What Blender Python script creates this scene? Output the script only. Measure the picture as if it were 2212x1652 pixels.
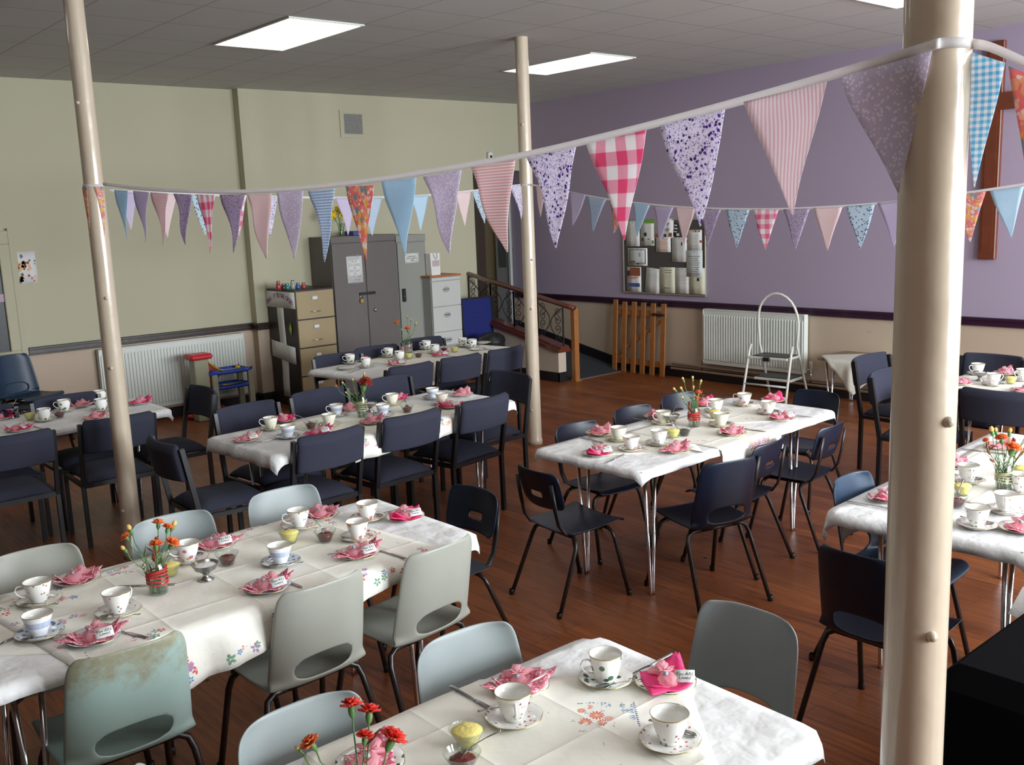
import bpy, math, random
from mathutils import Vector, Matrix, noise as mnoise
random.seed(7)
PI = math.pi
for o in list(bpy.data.objects): bpy.data.objects.remove(o)
SC = bpy.context.scene
COL = SC.collection
# ---------------------------------------------------------------- camera
FPX, YAW, PITCH, ROLL, HC = 2090.89, math.radians(49.168415), math.radians(10.010663), math.radians(-2.245804), 1.944
_f = Vector((math.cos(PITCH)*math.cos(YAW), math.cos(PITCH)*math.sin(YAW), -math.sin(PITCH)))
_r = Vector((math.sin(YAW), -math.cos(YAW), 0)); _u = _r.cross(_f)
_c, _s = math.cos(ROLL), math.sin(ROLL)
CR, CU = _c*_r+_s*_u, -_s*_r+_c*_u
cam = bpy.data.cameras.new('camera'); camo = bpy.data.objects.new('camera', cam); COL.objects.link(camo)
cam.sensor_width = 36; cam.lens = FPX/2212*36; cam.clip_start = 0.05; cam.clip_end = 100
m = Matrix((CR, CU, -_f)).transposed().to_4x4(); m.translation = Vector((0, 0, HC)); camo.matrix_world = m
SC.camera = camo
def ray(px, py): return CR*((px-1106)/FPX)+CU*(-(py-826)/FPX)+_f
def onz(px, py, z=.717): d = ray(px, py); t = (z-HC)/d.z; return Vector((d.x*t, d.y*t, z))
def onx(px, py, X): d = ray(px, py); t = X/d.x; return Vector((X, d.y*t, HC+d.z*t))
def ony(px, py, Y): d = ray(px, py); t = Y/d.y; return Vector((d.x*t, Y, HC+d.z*t))
def onpl(px, py, A, B):
    d = ray(px, py); tx, ty = B[0]-A[0], B[1]-A[1]; n = (-ty, tx)
    s = (n[0]*A[0]+n[1]*A[1])/(n[0]*d.x+n[1]*d.y); return Vector((d.x*s, d.y*s, HC+d.z*s))
# ---------------------------------------------------------------- world, lights, exposure
w = bpy.data.worlds.new('sky'); SC.world = w; w.use_nodes = True
bg = w.node_tree.nodes['Background']; bg.inputs[0].default_value = (.75, .86, 1, 1); bg.inputs[1].default_value = .5
SC.view_settings.view_transform = 'Standard'; SC.view_settings.look = 'None'
SC.view_settings.exposure = 0.16; SC.view_settings.gamma = 1; SC.view_settings.use_curve_mapping = False
XB, YL, YS, YR, XN, CZ = 8.63, 9.68, 9.56, -3.0, -2.6, 3.294
WINS = [(2.6, 4.2), (4.8, 6.4), (6.9, 8.4)]      # daylight windows of the right-hand wall
WZ0, WZ1 = 1.0, 3.0
def area(name, loc, rot, sx, sy, e, col):
    l = bpy.data.lights.new(name, 'AREA'); l.shape = 'RECTANGLE'; l.size = sx; l.size_y = sy; l.energy = e; l.color = col
    o = bpy.data.objects.new(name, l); COL.objects.link(o); o.location = loc; o.rotation_euler = rot; return o
for k, (a, b) in enumerate(WINS):
    area('window_daylight', ((a+b)/2, YR-.02, (WZ0+WZ1)/2), (PI/2-.12, 0, 0), b-a, WZ1-WZ0, 300, (.88, .95, 1))
PANELS = [(3.71, 6.69), (6.70, 6.78), (6.71, 3.09), (3.71, 3.09), (.71, 6.69), (.71, 3.09), (3.71, -.5), (6.71, -.5), (.71, -.5)]
# ---------------------------------------------------------------- mesh helpers
class MB:
    def __init__(s): s.v = []; s.f = []; s.m = []; s.k = 0; s.sm = []
    def add(s, vs, fs, smooth=False, M=None):
        n = len(s.v)
        s.v += [(M @ Vector(p))[:] for p in vs] if M else [tuple(p) for p in vs]
        for f in fs: s.f.append(tuple(n+i for i in f)); s.m.append(s.k); s.sm.append(smooth)
        return s
    def box(s, x0, x1, y0, y1, z0, z1, M=None, bev=0):
        if bev:
            b = min(bev, (x1-x0)/2.01, (y1-y0)/2.01, (z1-z0)/2.01); vs = []; idx = {}
            for sx in (0, 1):
                for sy in (0, 1):
                    for sz in (0, 1):
                        X, Y, Z = (x0, x1)[sx], (y0, y1)[sy], (z0, z1)[sz]
                        bx, by, bz = (b, -b)[sx], (b, -b)[sy], (b, -b)[sz]
                        idx[sx, sy, sz] = len(vs); vs += [(X, Y+by, Z+bz), (X+bx, Y, Z+bz), (X+bx, Y+by, Z)]
            I = idx; fs = []
            for a in (0, 1):
                fs.append([I[a, 0, 0], I[a, 1, 0], I[a, 1, 1], I[a, 0, 1]]); fs.append([I[0, a, 0]+1, I[1, a, 0]+1, I[1, a, 1]+1, I[0, a, 1]+1]); fs.append([I[0, 0, a]+2, I[1, 0, a]+2, I[1, 1, a]+2, I[0, 1, a]+2])
                for c in (0, 1):
                    fs.append([I[a, c, 0], I[a, c, 1], I[a, c, 1]+1, I[a, c, 0]+1]); fs.append([I[a, 0, c], I[a, 1, c], I[a, 1, c]+2, I[a, 0, c]+2]); fs.append([I[0, a, c]+1, I[1, a, c]+1, I[1, a, c]+2, I[0, a, c]+2])
                    for e in (0, 1): i = I[a, c, e]; fs.append([i, i+1, i+2])
            cx, cy, cz = (x0+x1)/2, (y0+y1)/2, (z0+z1)/2; out = []
            for f in fs:
                p = [Vector(vs[i]) for i in f]; nn = (p[1]-p[0]).cross(p[2]-p[0]); ce = sum(p, Vector())/len(p)-Vector((cx, cy, cz))
                out.append(f if nn.dot(ce) > 0 else f[::-1])
            return s.add(vs, out, False, M)
        vs = [(x, y, z) for x in (x0, x1) for y in (y0, y1) for z in (z0, z1)]
        return s.add(vs, [(0, 1, 3, 2), (4, 6, 7, 5), (0, 4, 5, 1), (2, 3, 7, 6), (0, 2, 6, 4), (1, 5, 7, 3)], False, M)
    def tube(s, pts, r, n=8, M=None, flat=None, cap=True):
        pts = [Vector(p) for p in pts]; rs = r if isinstance(r, (list, tuple)) else [r]*len(pts)
        vs = []; up = None
        for i, p in enumerate(pts):
            d = (pts[min(i+1, len(pts)-1)]-pts[max(i-1, 0)]).normalized()
            if up is None: up = Vector((0, 0, 1)) if abs(d.z) < .9 else Vector((0, 1, 0))
            a = d.cross(up).normalized(); b = a.cross(d).normalized(); up = b
            fx, fy = flat if flat else (1, 1)
            for k in range(n):
                t = 2*PI*(k+.5)/n; vs.append(p+a*math.cos(t)*rs[i]*fx+b*math.sin(t)*rs[i]*fy)
        fs = [(i*n+k, i*n+(k+1) % n, (i+1)*n+(k+1) % n, (i+1)*n+k) for i in range(len(pts)-1) for k in range(n)]
        if cap: fs += [tuple(range(n))[::-1], tuple((len(pts)-1)*n+k for k in range(n))]
        return s.add(vs, fs, n > 4, M)
    def sq(s, pts, w, M=None): return s.tube(pts, w*.7071, 4, M)
    def lathe(s, prof, n=24, M=None, fn=None, cap0=False):
        vs = []
        for i, (r, z) in enumerate(prof):
            for k in range(n):
                t = 2*PI*k/n; rr, zz = (fn(i, t, r, z) if fn else (r, z)); vs.append((rr*math.cos(t), rr*math.sin(t), zz))
        fs = [(i*n+k, i*n+(k+1) % n, (i+1)*n+(k+1) % n, (i+1)*n+k) for i in range(len(prof)-1) for k in range(n)]
        if cap0: fs.append(tuple(range(n))[::-1])
        return s.add(vs, fs, True, M)
    def sheet(s, P, t, M=None, mask=None, matf=None):
        """closed thin sheet from a grid of points P[i][j] with thickness t (lower side offset)"""
        R, C = len(P), len(P[0]); P = [[Vector(q) for q in row] for row in P]; N = []
        for i in range(R):
            row = []
            for j in range(C):
                a = P[min(i+1, R-1)][j]-P[max(i-1, 0)][j]; b = P[i][min(j+1, C-1)]-P[i][max(j-1, 0)]
                nn = b.cross(a); row.append(nn.normalized() if nn.length > 1e-12 else Vector((0, 0, 1)))
            N.append(row)
        vs = [P[i][j] for i in range(R) for j in range(C)]+[P[i][j]-N[i][j]*t for i in range(R) for j in range(C)]
        o = R*C; cells = {(i, j) for i in range(R-1) for j in range(C-1) if not mask or mask(i, j)}
        base, n0 = s.k, len(s.v); s.v += [(M @ p)[:] if M else p[:] for p in vs]
        for (i, j) in sorted(cells):
            k = matf(i, j) if matf else base
            a, b, c, d = i*C+j, i*C+j+1, (i+1)*C+j+1, (i+1)*C+j
            q = [(a, d, c, b), (a+o, b+o, c+o, d+o)]
            for (di, dj, e, f) in ((-1, 0, a, b), (0, 1, b, c), (1, 0, c, d), (0, -1, d, a)):
                if (i+di, j+dj) not in cells: q.append((e, f, f+o, e+o))
            for f in q: s.f.append(tuple(n0+x for x in f)); s.m.append(k); s.sm.append(True)
        return s
    def build(s, name, mats, parent=None, loc=None, rz=0, subsurf=0, used=True):
        me = bpy.data.meshes.new(name); me.from_pydata(s.v, [], s.f); me.update()
        if not isinstance(mats, (list, tuple)): mats = [mats]
        for q in mats: me.materials.append(q)
        me.polygons.foreach_set('material_index', s.m); me.polygons.foreach_set('use_smooth', s.sm)
        me.validate()
        o = bpy.data.objects.new(name, me); COL.objects.link(o)
        if parent: o.parent = parent
        if loc is not None: o.location = loc
        if rz: o.rotation_euler = (0, 0, rz)
        if subsurf:
            q = o.modifiers.new('subsurf', 'SUBSURF'); q.levels = q.render_levels = subsurf
        return o
def T(x=0, y=0, z=0, rz=0, rx=0, ry=0, sc=1): return Matrix.Translation((x, y, z)) @ Matrix.Rotation(rz, 4, 'Z') @ Matrix.Rotation(ry, 4, 'Y') @ Matrix.Rotation(rx, 4, 'X') @ Matrix.Scale(sc, 4)
def tag(o, label=None, cat=None, group=None, kind=None):
    if label: o['label'] = label
    if cat: o['category'] = cat
    if group: o['group'] = group
    if kind: o['kind'] = kind
    return o
def empty(name, loc, rz=0, label=None, cat=None, group=None, tilt=None):
    o = bpy.data.objects.new(name, None); o.empty_display_size = .05; COL.objects.link(o)
    o.location = loc; o.rotation_euler = tilt if tilt else (0, 0, rz); return tag(o, label, cat, group)
def copy_tree(o, parent=None):
    c = o.copy(); COL.objects.link(c)
    if parent: c.parent = parent
    for ch in list(KIDS.get(o.name, [])): k = copy_tree(ch, c); KIDS.setdefault(c.name, []).append(k)
    return c
KIDS = {}
def index_kids():
    KIDS.clear()
    for o in bpy.data.objects:
        if o.parent: KIDS.setdefault(o.parent.name, []).append(o)
def text(s, name, mat_, parent, size, M, extrude=.0004, align='CENTER', shear=0):
    c = bpy.data.curves.new(name, 'FONT'); c.body = s; c.size = size; c.extrude = extrude; c.align_x = align; c.align_y = 'CENTER'; c.shear = shear; c.space_line = .8
    tmp = bpy.data.objects.new('tmp', c); COL.objects.link(tmp); me = bpy.data.meshes.new_from_object(tmp); bpy.data.objects.remove(tmp); me.materials.clear(); me.materials.append(mat_)
    o = bpy.data.objects.new(name, me); COL.objects.link(o); o.parent = parent
    o.matrix_local = M; return o
# ---------------------------------------------------------------- materials
class N:
    def __init__(s, name):
        s.m = bpy.data.materials.new(name); s.m.use_nodes = True; s.t = s.m.node_tree; s.b = s.t.nodes['Principled BSDF']; s.tc = s.t.nodes.new('ShaderNodeTexCoord')
    def n(s, typ, **kw):
        x = s.t.nodes.new(typ)
        for k, v in kw.items():
            if k.startswith('i_'):
                k = k[2:]; key = int(k) if k.isdigit() else k.replace('_', ' ')
                if isinstance(v, bpy.types.NodeSocket): s.t.links.new(v, x.inputs[key])
                else: x.inputs[key].default_value = v
            else: setattr(x, k, v)
        return x
    def math(s, op, a, b=0., c=0.):
        x = s.n('ShaderNodeMath', operation=op, i_0=a, i_1=b)
        if op in ('MULTIPLY_ADD',): s.setin(x, 2, c)
        return x.outputs[0]
    def setin(s, x, i, v):
        if isinstance(v, bpy.types.NodeSocket): s.t.links.new(v, x.inputs[i])
        else: x.inputs[i].default_value = v
    def mix(s, f, a, b):
        x = s.n('ShaderNodeMix', data_type='RGBA'); s.setin(x, 0, f)
        s.setin(x, 6, a if isinstance(a, bpy.types.NodeSocket) else tuple(a)+(1,)*(4-len(a)))
        s.setin(x, 7, b if isinstance(b, bpy.types.NodeSocket) else tuple(b)+(1,)*(4-len(b))); return x.outputs[2]
    def noise(s, scale, detail=3, co=None, rough=.5):
        return s.n('ShaderNodeTexNoise', i_Vector=co or s.tc.outputs['Object'], i_Scale=scale, i_Detail=detail, i_Roughness=rough).outputs[0]
    def base(s, c):
        s.setin(s.b, 'Base Color', c if isinstance(c, bpy.types.NodeSocket) else tuple(c)+(1,)*(4-len(c)))
    def p(s, **kw):
        for k, v in kw.items(): s.b.inputs[k.replace('_', ' ')].default_value = v
    def bump(s, h, st=.3, dist=.002):
        x = s.n('ShaderNodeBump', i_Strength=st, i_Distance=dist, i_Height=h); s.t.links.new(x.outputs[0], s.b.inputs['Normal'])
    def xyz(s, co=None): return s.n('ShaderNodeSeparateXYZ', i_0=co or s.tc.outputs['Object']).outputs
def dk(c, k): return tuple(min(1, x*k) for x in c)
def M(name, c, rough=.5, metal=0, nz=(8, .06), bp=None, coat=0, sss=0, spec=None, trans=0, ior=None):
    n = N(name)
    if nz: n.base(n.mix(n.noise(nz[0], 4), dk(c, 1-nz[1]), dk(c, 1+nz[1])))
    else: n.base(c)
    n.p(Roughness=rough, Metallic=metal, Coat_Weight=coat)
    if spec is not None: n.b.inputs['Specular IOR Level'].default_value = spec
    if trans: n.b.inputs['Transmission Weight'].default_value = trans
    if ior: n.p(IOR=ior)
    if bp: n.bump(n.noise(bp[0], 3), bp[1], bp[2] if len(bp) > 2 else .002)
    return n.m
def spots(n, co, scale, thr, bg_, pal, keep=1.0, rnd=1.0):
    """round petals of random palette colours on a ground"""
    v = n.n('ShaderNodeTexVoronoi', i_Vector=co, i_Scale=scale, i_Randomness=rnd)
    cr = n.xyz(v.outputs['Color']); ramp = n.n('ShaderNodeValToRGB', i_0=cr[0]); r = ramp.color_ramp; r.interpolation = 'CONSTANT'
    while len(r.elements) < len(pal): r.elements.new(.5)
    for i, c in enumerate(pal): r.elements[i].position = i/len(pal); r.elements[i].color = tuple(c)+(1,)
    f = n.math('LESS_THAN', v.outputs['Distance'], thr)
    if keep < 1: f = n.math('MULTIPLY', f, n.math('LESS_THAN', cr[1], keep))
    return n.mix(f, bg_, ramp.outputs[0])
def weave(n, rough=.85, tr=0):
    n.p(Roughness=rough); n.b.inputs['Specular IOR Level'].default_value = .2
    n.bump(n.noise(600, 2), .25, .0006)
def translucent(n, col, f=.3):
    t = n.n('ShaderNodeBsdfTranslucent'); n.setin(t, 0, col if isinstance(col, bpy.types.NodeSocket) else tuple(col)+(1,))
    mx = n.n('ShaderNodeMixShader', i_0=f); n.t.links.new(n.b.outputs[0], mx.inputs[1]); n.t.links.new(t.outputs[0], mx.inputs[2])
    n.t.links.new(mx.outputs[0], n.t.nodes['Material Output'].inputs[0])
# flags: local x across, z down
def fl(name, fn):
    n = N(name); c = fn(n); n.base(c); weave(n); translucent(n, c, .5); return n.m
def ging(c1, size):
    def f(n):
        X = n.xyz(); q = lambda a: n.math('LESS_THAN', n.math('FRACT', n.math('DIVIDE', a, size)), .5)
        a, b = q(X[0]), q(X[2]); s_ = n.math('MULTIPLY', n.math('ADD', a, b), .5); return n.mix(s_, (.93, .91, .92), c1)
    return f
def strp(c1, c2, size, ax):
    def f(n):
        X = n.xyz(); return n.mix(n.math('LESS_THAN', n.math('FRACT', n.math('DIVIDE', X[ax], size)), .45), c2, c1)
    return f
def flor(bg_, pal, sc, thr, sc2=None, pal2=None, thr2=.3, keep=1):
    def f(n):
        co = n.tc.outputs['Object']
        if sc2: bg2 = spots(n, co, sc2, thr2, bg_, pal2)
        else: bg2 = bg_
        return spots(n, co, sc, thr, bg2, pal, keep)
    return f
WHT = (.85, .83, .86)
FL = {
 'blue': fl('pale_blue_cotton', lambda n: n.mix(n.noise(40), (.58, .75, .88), (.64, .80, .90))),
 'lav': fl('lavender_cotton', lambda n: n.mix(n.noise(40), (.66, .60, .76), (.72, .66, .80))),
 'pink': fl('pale_pink_cotton', lambda n: n.mix(n.noise(40), (.88, .73, .74), (.90, .78, .78))),
 'pstr': fl('pink_pinstripe_cotton', strp((.84, .56, .58), (.92, .85, .85), .0075, 2)),
 'pvst': fl('pink_upright_pinstripe_cotton', strp((.86, .66, .71), (.93, .88, .89), .0085, 0)),
 'star': fl('purple_star_flower_cotton', flor((.88, .85, .93), [(.16, .06, .40), (.24, .12, .48), (.12, .08, .2)], 105, .36, 200, [(.30, .22, .46), (.55, .48, .68)], .34, keep=.5)),
 'pdit': fl('purple_ditsy_cotton', flor((.66, .58, .70), [(.22, .14, .36), (.34, .24, .48)], 130, .36)),
 'pg': fl('pink_gingham_cotton', ging((.88, .24, .42), .062)),
 'bg': fl('blue_gingham_cotton', ging((.24, .46, .70), .0095)),
 'lg': fl('light_blue_check_cotton', ging((.25, .62, .82), .011)),
 'oran': fl('orange_retro_floral_cotton', flor((.85, .38, .32), [(.88, .66, .16), (.85, .34, .38), (.40, .48, .50), (.88, .55, .38), (.86, .78, .74)], 46, .50, 95, [(.9, .78, .74), (.86, .32, .36), (.9, .6, .5)], .5)),
 'lil': fl('lilac_blossom_cotton', flor((.73, .67, .79), [(.90, .88, .93)], 150, .40, keep=.8)),
 'bdot': fl('blue_sprig_cotton', flor((.66, .76, .85), [(.08, .14, .32), (.1, .3, .35)], 70, .33, keep=.8)),
}
m_tape = fl('white_bias_tape', lambda n: n.mix(n.noise(60), (.84, .82, .82), (.88, .86, .86)))
m_cream = M('cream_wall_paint', (.50, .475, .34), .75, nz=(1.3, .04), bp=(60, .08))
m_beige = M('pinkish_beige_wall_paint', (.50, .395, .30), .7, nz=(2, .05), bp=(60, .08))
m_purple = M('lilac_wall_paint', (.375, .308, .415), .7, nz=(1.2, .03), bp=(60, .08))
m_lobby_shaded = M('shaded_lobby_wall_paint', (.42, .36, .22), .8)  # same cream scheme as the hall, lobby shade put into the colour
m_darkwood = M('dark_stained_dado_wood', (.035, .022, .015), .3, nz=(30, .3), coat=.3)
m_blackpaint = M('black_skirting_paint', (.012, .011, .013), .4)
m_column = M('cream_gloss_column_paint', (.55, .46, .35), .28, nz=(3, .05), bp=(7, .25, .02), coat=.4)
m_hand = M('red_brown_handrail_wood', (.12, .028, .014), .3, nz=(40, .3), coat=.5)
m_iron = M('black_wrought_iron', (.02, .013, .012), .45, nz=(50, .3))
m_pine = M('orange_pine_wood', (.33, .125, .032), .45, nz=(25, .25))
m_crossw = M('mid_brown_cross_wood', (.14, .034, .014), .4, nz=(14, .3))
m_white = M('white_radiator_enamel', (.66, .69, .64), .35, nz=(3, .03))
m_pipe = M('beige_painted_pipe', (.50, .38, .28), .5)
m_chrome = M('chrome_tube', (.75, .75, .77), .16, 1, nz=None)
m_steel = M('brushed_cutlery_steel', (.45, .44, .43), .22, 1, nz=(60, .15))
m_black = M('black_powder_coated_steel', (.010, .010, .012), .4, nz=(30, .2))
m_blacktube = M('black_brown_tube_steel', (.02, .015, .014), .3, nz=(60, .3))
m_blackplastic = M('black_plastic', (.012, .012, .013), .4, nz=None)
m_uph = M('navy_wool_upholstery', (.023, .025, .045), .9, nz=(300, .35), bp=(700, .5, .001))
m_grey = M('grey_polypropylene', (.27, .305, .305), .42, nz=(5, .07), bp=(900, .25, .0004))
m_greyl = M('warm_light_grey_polypropylene', (.34, .345, .30), .42, nz=(5, .08), bp=(900, .25, .0004))
m_navy = M('navy_polypropylene', (.0045, .009, .024), .38, nz=(7, .3), bp=(900, .2, .0004))
m_navyf = M('faded_blue_polypropylene', (.018, .040, .078), .42, nz=(6, .25), bp=(900, .2, .0004))
def mk_mint():
    n = N('worn_mint_polypropylene'); X = n.xyz()
    g = n.mix(n.noise(5, 4), (.29, .41, .36), (.38, .50, .47))
    k = n.math('ADD', n.math('MULTIPLY', n.math('SUBTRACT', X[2], .652), 5.5), n.math('MULTIPLY', n.math('SUBTRACT', n.noise(13, 6, rough=.7), .5), 2.2))
    f = n.n('ShaderNodeMapRange', i_0=k, i_1=.05, i_2=.55).outputs[0]
    n.base(n.mix(f, g, n.mix(n.noise(60, 3), (.24, .22, .13), (.33, .34, .25)))); n.p(Roughness=.5); return n.m
m_mint = mk_mint()
def mk_floor():
    n = N('varnished_floorboards'); X = n.xyz(); co = n.n('ShaderNodeCombineXYZ', i_0=X[1], i_1=X[0]).outputs[0]
    br = n.n('ShaderNodeTexBrick', i_Vector=co, i_Color1=(.33, .092, .024, 1), i_Color2=(.17, .045, .013, 1), i_Mortar=(.03, .010, .006, 1), i_Scale=1, i_Mortar_Size=.0015, i_Brick_Width=1.9, i_Row_Height=.105, i_Bias=-.2); br.offset = .37
    st = n.n('ShaderNodeMapping', i_Vector=n.tc.outputs['Object'], i_Scale=(18, 1.2, 1)).outputs[0]
    g = n.noise(2.6, 6, st, .65); c = n.mix(n.n('ShaderNodeMapRange', i_0=g, i_1=.35, i_2=.7, i_3=.0, i_4=.85).outputs[0], br.outputs[0], (.062, .018, .008))
    blot = n.n('ShaderNodeMapRange', i_0=n.noise(1.1, 5), i_1=.42, i_2=.68).outputs[0]
    c = n.mix(n.math('MULTIPLY', blot, .35), c, (.34, .135, .055))
    v = n.n('ShaderNodeTexVoronoi', i_Vector=n.tc.outputs['Object'], i_Scale=3.3); c = n.mix(n.math('LESS_THAN', v.outputs['Distance'], .045), c, (.02, .008, .005))
    n.base(c); n.setin(n.b, 'Roughness', n.n('ShaderNodeMapRange', i_0=n.noise(4, 4), i_3=.28, i_4=.5).outputs[0]); n.b.inputs['Specular IOR Level'].default_value = .35
    n.bump(br.outputs[1], -.3, .001); return n.m
m_floor = mk_floor()
def mk_ceil():
    n = N('mineral_fibre_ceiling_tiles'); X = n.xyz()
    def line(a, off):
        f = n.math('FRACT', n.math('DIVIDE', n.math('SUBTRACT', a, off), .6)); return n.math('LESS_THAN', n.math('ABSOLUTE', n.math('SUBTRACT', f, .5)), .5-.013)
    q = n.math('MULTIPLY', line(X[0], 3.41), line(X[1], 7.29))
    c = n.mix(n.noise(3, 3), (.52, .53, .51), (.57, .58, .56)); n.base(n.mix(q, (.40, .395, .375), c)); n.p(Roughness=.9); n.bump(n.noise(350, 3), .4, .002); return n.m
m_ceil = mk_ceil()
def emis(name, c, s):
    n = N(name); n.base(c); n.b.inputs['Emission Color'].default_value = tuple(c)+(1,); n.b.inputs['Emission Strength'].default_value = s; return n.m
m_panel = emis('fluorescent_diffuser', (1, .98, .93), 3.2)
m_paper = M('white_paper', (.74, .74, .72), .8, nz=(12, .05))
m_papery = M('cream_paper', (.68, .68, .52), .8, nz=(12, .05))
m_ink = M('black_ink', (.03, .03, .035), .7, nz=None)
m_inkg = M('grey_ink', (.35, .35, .36), .7, nz=None)
m_inkp = M('purple_felt_pen', (.22, .02, .25), .7, nz=None)
m_inko = M('orange_ink', (.80, .30, .14), .7, nz=None)
m_green = M('lime_green_card', (.42, .62, .06), .6, nz=None)
m_clothw = M('white_paper_tablecloth', (.80, .80, .80), .75, nz=(6, .03), bp=(11, .7, .02))
def mk_cloth(name, ground, pal, sc=7, thr=.2, keep=.5):
    n = N(name); co = n.n('ShaderNodeMapping', i_Vector=n.tc.outputs['Object'], i_Scale=(1, 1, 1)).outputs[0]
    c = spots(n, co, sc*9, .30, ground, pal, 1)
    v = n.n('ShaderNodeTexVoronoi', i_Vector=co, i_Scale=sc); cr = n.xyz(v.outputs['Color'])
    f = n.math('MULTIPLY', n.math('LESS_THAN', v.outputs['Distance'], thr), n.math('LESS_THAN', cr[1], keep))
    c2 = n.mix(f, tuple(ground)+(1,), c); n.base(c2); weave(n); return n.m
def mk_linen():
    n = N('cream_linen_cloth'); n.base(n.mix(n.noise(10, 4), (.84, .82, .74), (.89, .87, .79))); n.p(Roughness=.85); X = n.xyz()
    def crease(a, per): return n.math('POWER', n.math('ABSOLUTE', n.math('SUBTRACT', n.math('MULTIPLY', n.math('FRACT', n.math('DIVIDE', a, per)), 2.), 1.)), 14.)
    h = n.math('ADD', n.math('MULTIPLY', n.math('ADD', crease(X[0], .29), crease(X[1], .26)), .35), n.noise(8, 4)); n.bump(h, .55, .012); return n.m
m_linen = mk_linen()
m_clothflor = mk_cloth('cream_cloth_with_sprigs', (.76, .74, .66), [(.75, .25, .25), (.4, .3, .5), (.25, .4, .3), (.8, .5, .35)], 5, .16, .5)
m_clothpale = mk_cloth('white_cloth_with_pastel_flowers', (.78, .80, .82), [(.72, .45, .32), (.5, .45, .6), (.6, .5, .25)], 5, .26, .6)
m_rag = mk_cloth('off_white_cloth_with_thin_lines', (.66, .64, .56), [(.35, .38, .36), (.5, .5, .45)], 9, .4, .6)
m_thr = {k: M(k+'_embroidery_thread', c, .8, nz=None) for k, c in dict(red=(.72, .10, .10), pink=(.78, .28, .34), mauve=(.42, .26, .46), blue=(.14, .28, .54), green=(.18, .38, .24), orange=(.85, .42, .20)).items()}
def china(name, ground, pal, sc, thr, keep=.7, band=None):
    n = N(name); co = n.tc.outputs['Object']; g = tuple(ground)+(1,)
    if band:
        X = n.xyz(); z0, z1, bc = band; c = n.mix(n.noise(220, 4, rough=.8), bc, ground); f = n.math('MULTIPLY', n.math('GREATER_THAN', X[2], z0), n.math('LESS_THAN', X[2], z1)); c = n.mix(f, g, c)
    else: c = spots(n, co, sc, thr, ground, pal, keep)
    n.base(c); n.p(Roughness=.12, Coat_Weight=.4); return n.m
CW = (.88, .87, .83)
CH = {
 'ivy': china('ivy_china', CW, [(.04, .10, .05), (.07, .16, .08)], 44, .36, .5),
 'roses': china('small_rose_china', CW, [(.50, .12, .16), (.25, .3, .18), (.35, .14, .18)], 75, .27, .45),
 'bouquet': china('rose_bouquet_china', CW, [(.60, .16, .18), (.72, .38, .2), (.2, .3, .14), (.5, .2, .3)], 48, .42, .5),
 'blue': china('blue_banded_china', (.86, .88, .90), None, 0, 0, 1, (.030, .050, (.12, .22, .50))),
 'yellow': china('yellow_daisy_china', (.82, .81, .70), [(.72, .55, .12), (.8, .7, .3), (.5, .5, .2)], 60, .33, .6),
 'white': china('plain_cream_china', (.80, .79, .72), [(.7, .6, .5)], 30, .05, .1),
}
CHS = dict(CH); CHS['blue'] = china('blue_saucer_china', (.76, .79, .82), [(.12, .22, .5), (.2, .3, .55)], 60, .38, .55)
m_glaze = M('plain_white_glaze', (.88, .87, .83), .12, nz=None, coat=.4)
m_gilt = M('worn_gilt_rim', (.50, .38, .16), .3, .8, nz=None)
m_nap = {'hot': M('hot_pink_paper_napkin', (.80, .055, .22), .75, nz=(40, .05)), 'pat': None, 'pale': M('pale_pink_napkin', (.82, .36, .40), .75, nz=(60, .15))}
_n = N('pink_damask_napkin'); _n.base(spots(_n, _n.tc.outputs['Object'], 130, .45, (.72, .20, .28), [(.88, .74, .74), (.60, .05, .14), (.85, .55, .57), (.88, .78, .78)])); _n.p(Roughness=.8); m_nap['pat'] = _n.m
_n = N('pink_organza'); _n.base((.95, .50, .57)); _n.p(Roughness=.5, Alpha=.62); _n.bump(_n.noise(220, 4), .8, .003); translucent(_n, (.98, .58, .64), .4); m_org = _n.m
m_sweet = M('grey_blue_sugared_sweet', (.30, .36, .42), .4)
m_glass = None
_n = N('clear_glass'); _n.base((.96, .98, .97)); _n.p(Roughness=.02, IOR=1.45); # thin glass wall: clear, with a Fresnel gloss
_tr = _n.n('ShaderNodeBsdfTransparent'); _tr.inputs[0].default_value = (.93, .95, .94, 1); _gl = _n.n('ShaderNodeBsdfGlossy'); _gl.inputs['Roughness'].default_value = .03
_lw = _n.n('ShaderNodeLayerWeight', i_Blend=.5); _fr = _n.n('ShaderNodeMath', operation='MULTIPLY_ADD', i_0=_n.math('POWER', _lw.outputs['Facing'], 3.), i_1=.55, i_2=.05); _mx = _n.n('ShaderNodeMixShader'); _n.t.links.new(_fr.outputs[0], _mx.inputs[0]); _n.t.links.new(_tr.outputs[0], _mx.inputs[1]); _n.t.links.new(_gl.outputs[0], _mx.inputs[2])
_n.t.links.new(_mx.outputs[0], _n.t.nodes['Material Output'].inputs[0])
m_glass = _n.m
m_water = M('vase_water', (.75, .85, .75), .02, trans=.95, ior=1.33, nz=None)
m_butter = M('pale_yellow_butter', (.85, .72, .22), .5, nz=(90, .1), bp=(90, .7, .004))
m_jam = M('red_jam', (.13, .012, .010), .18, nz=(80, .4), bp=(120, .8, .004))
m_jamd = M('dark_blackcurrant_jam', (.02, .008, .012), .18, nz=(80, .4), bp=(120, .8, .004))
m_sugar = M('white_sugar', (.82, .82, .80), .8, nz=(200, .05), bp=(300, .8, .002))
m_stem = M('green_flower_stem', (.10, .22, .06), .5, nz=(40, .2))
m_leafr = M('russet_leaf', (.28, .05, .02), .45, nz=(40, .25))
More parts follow.
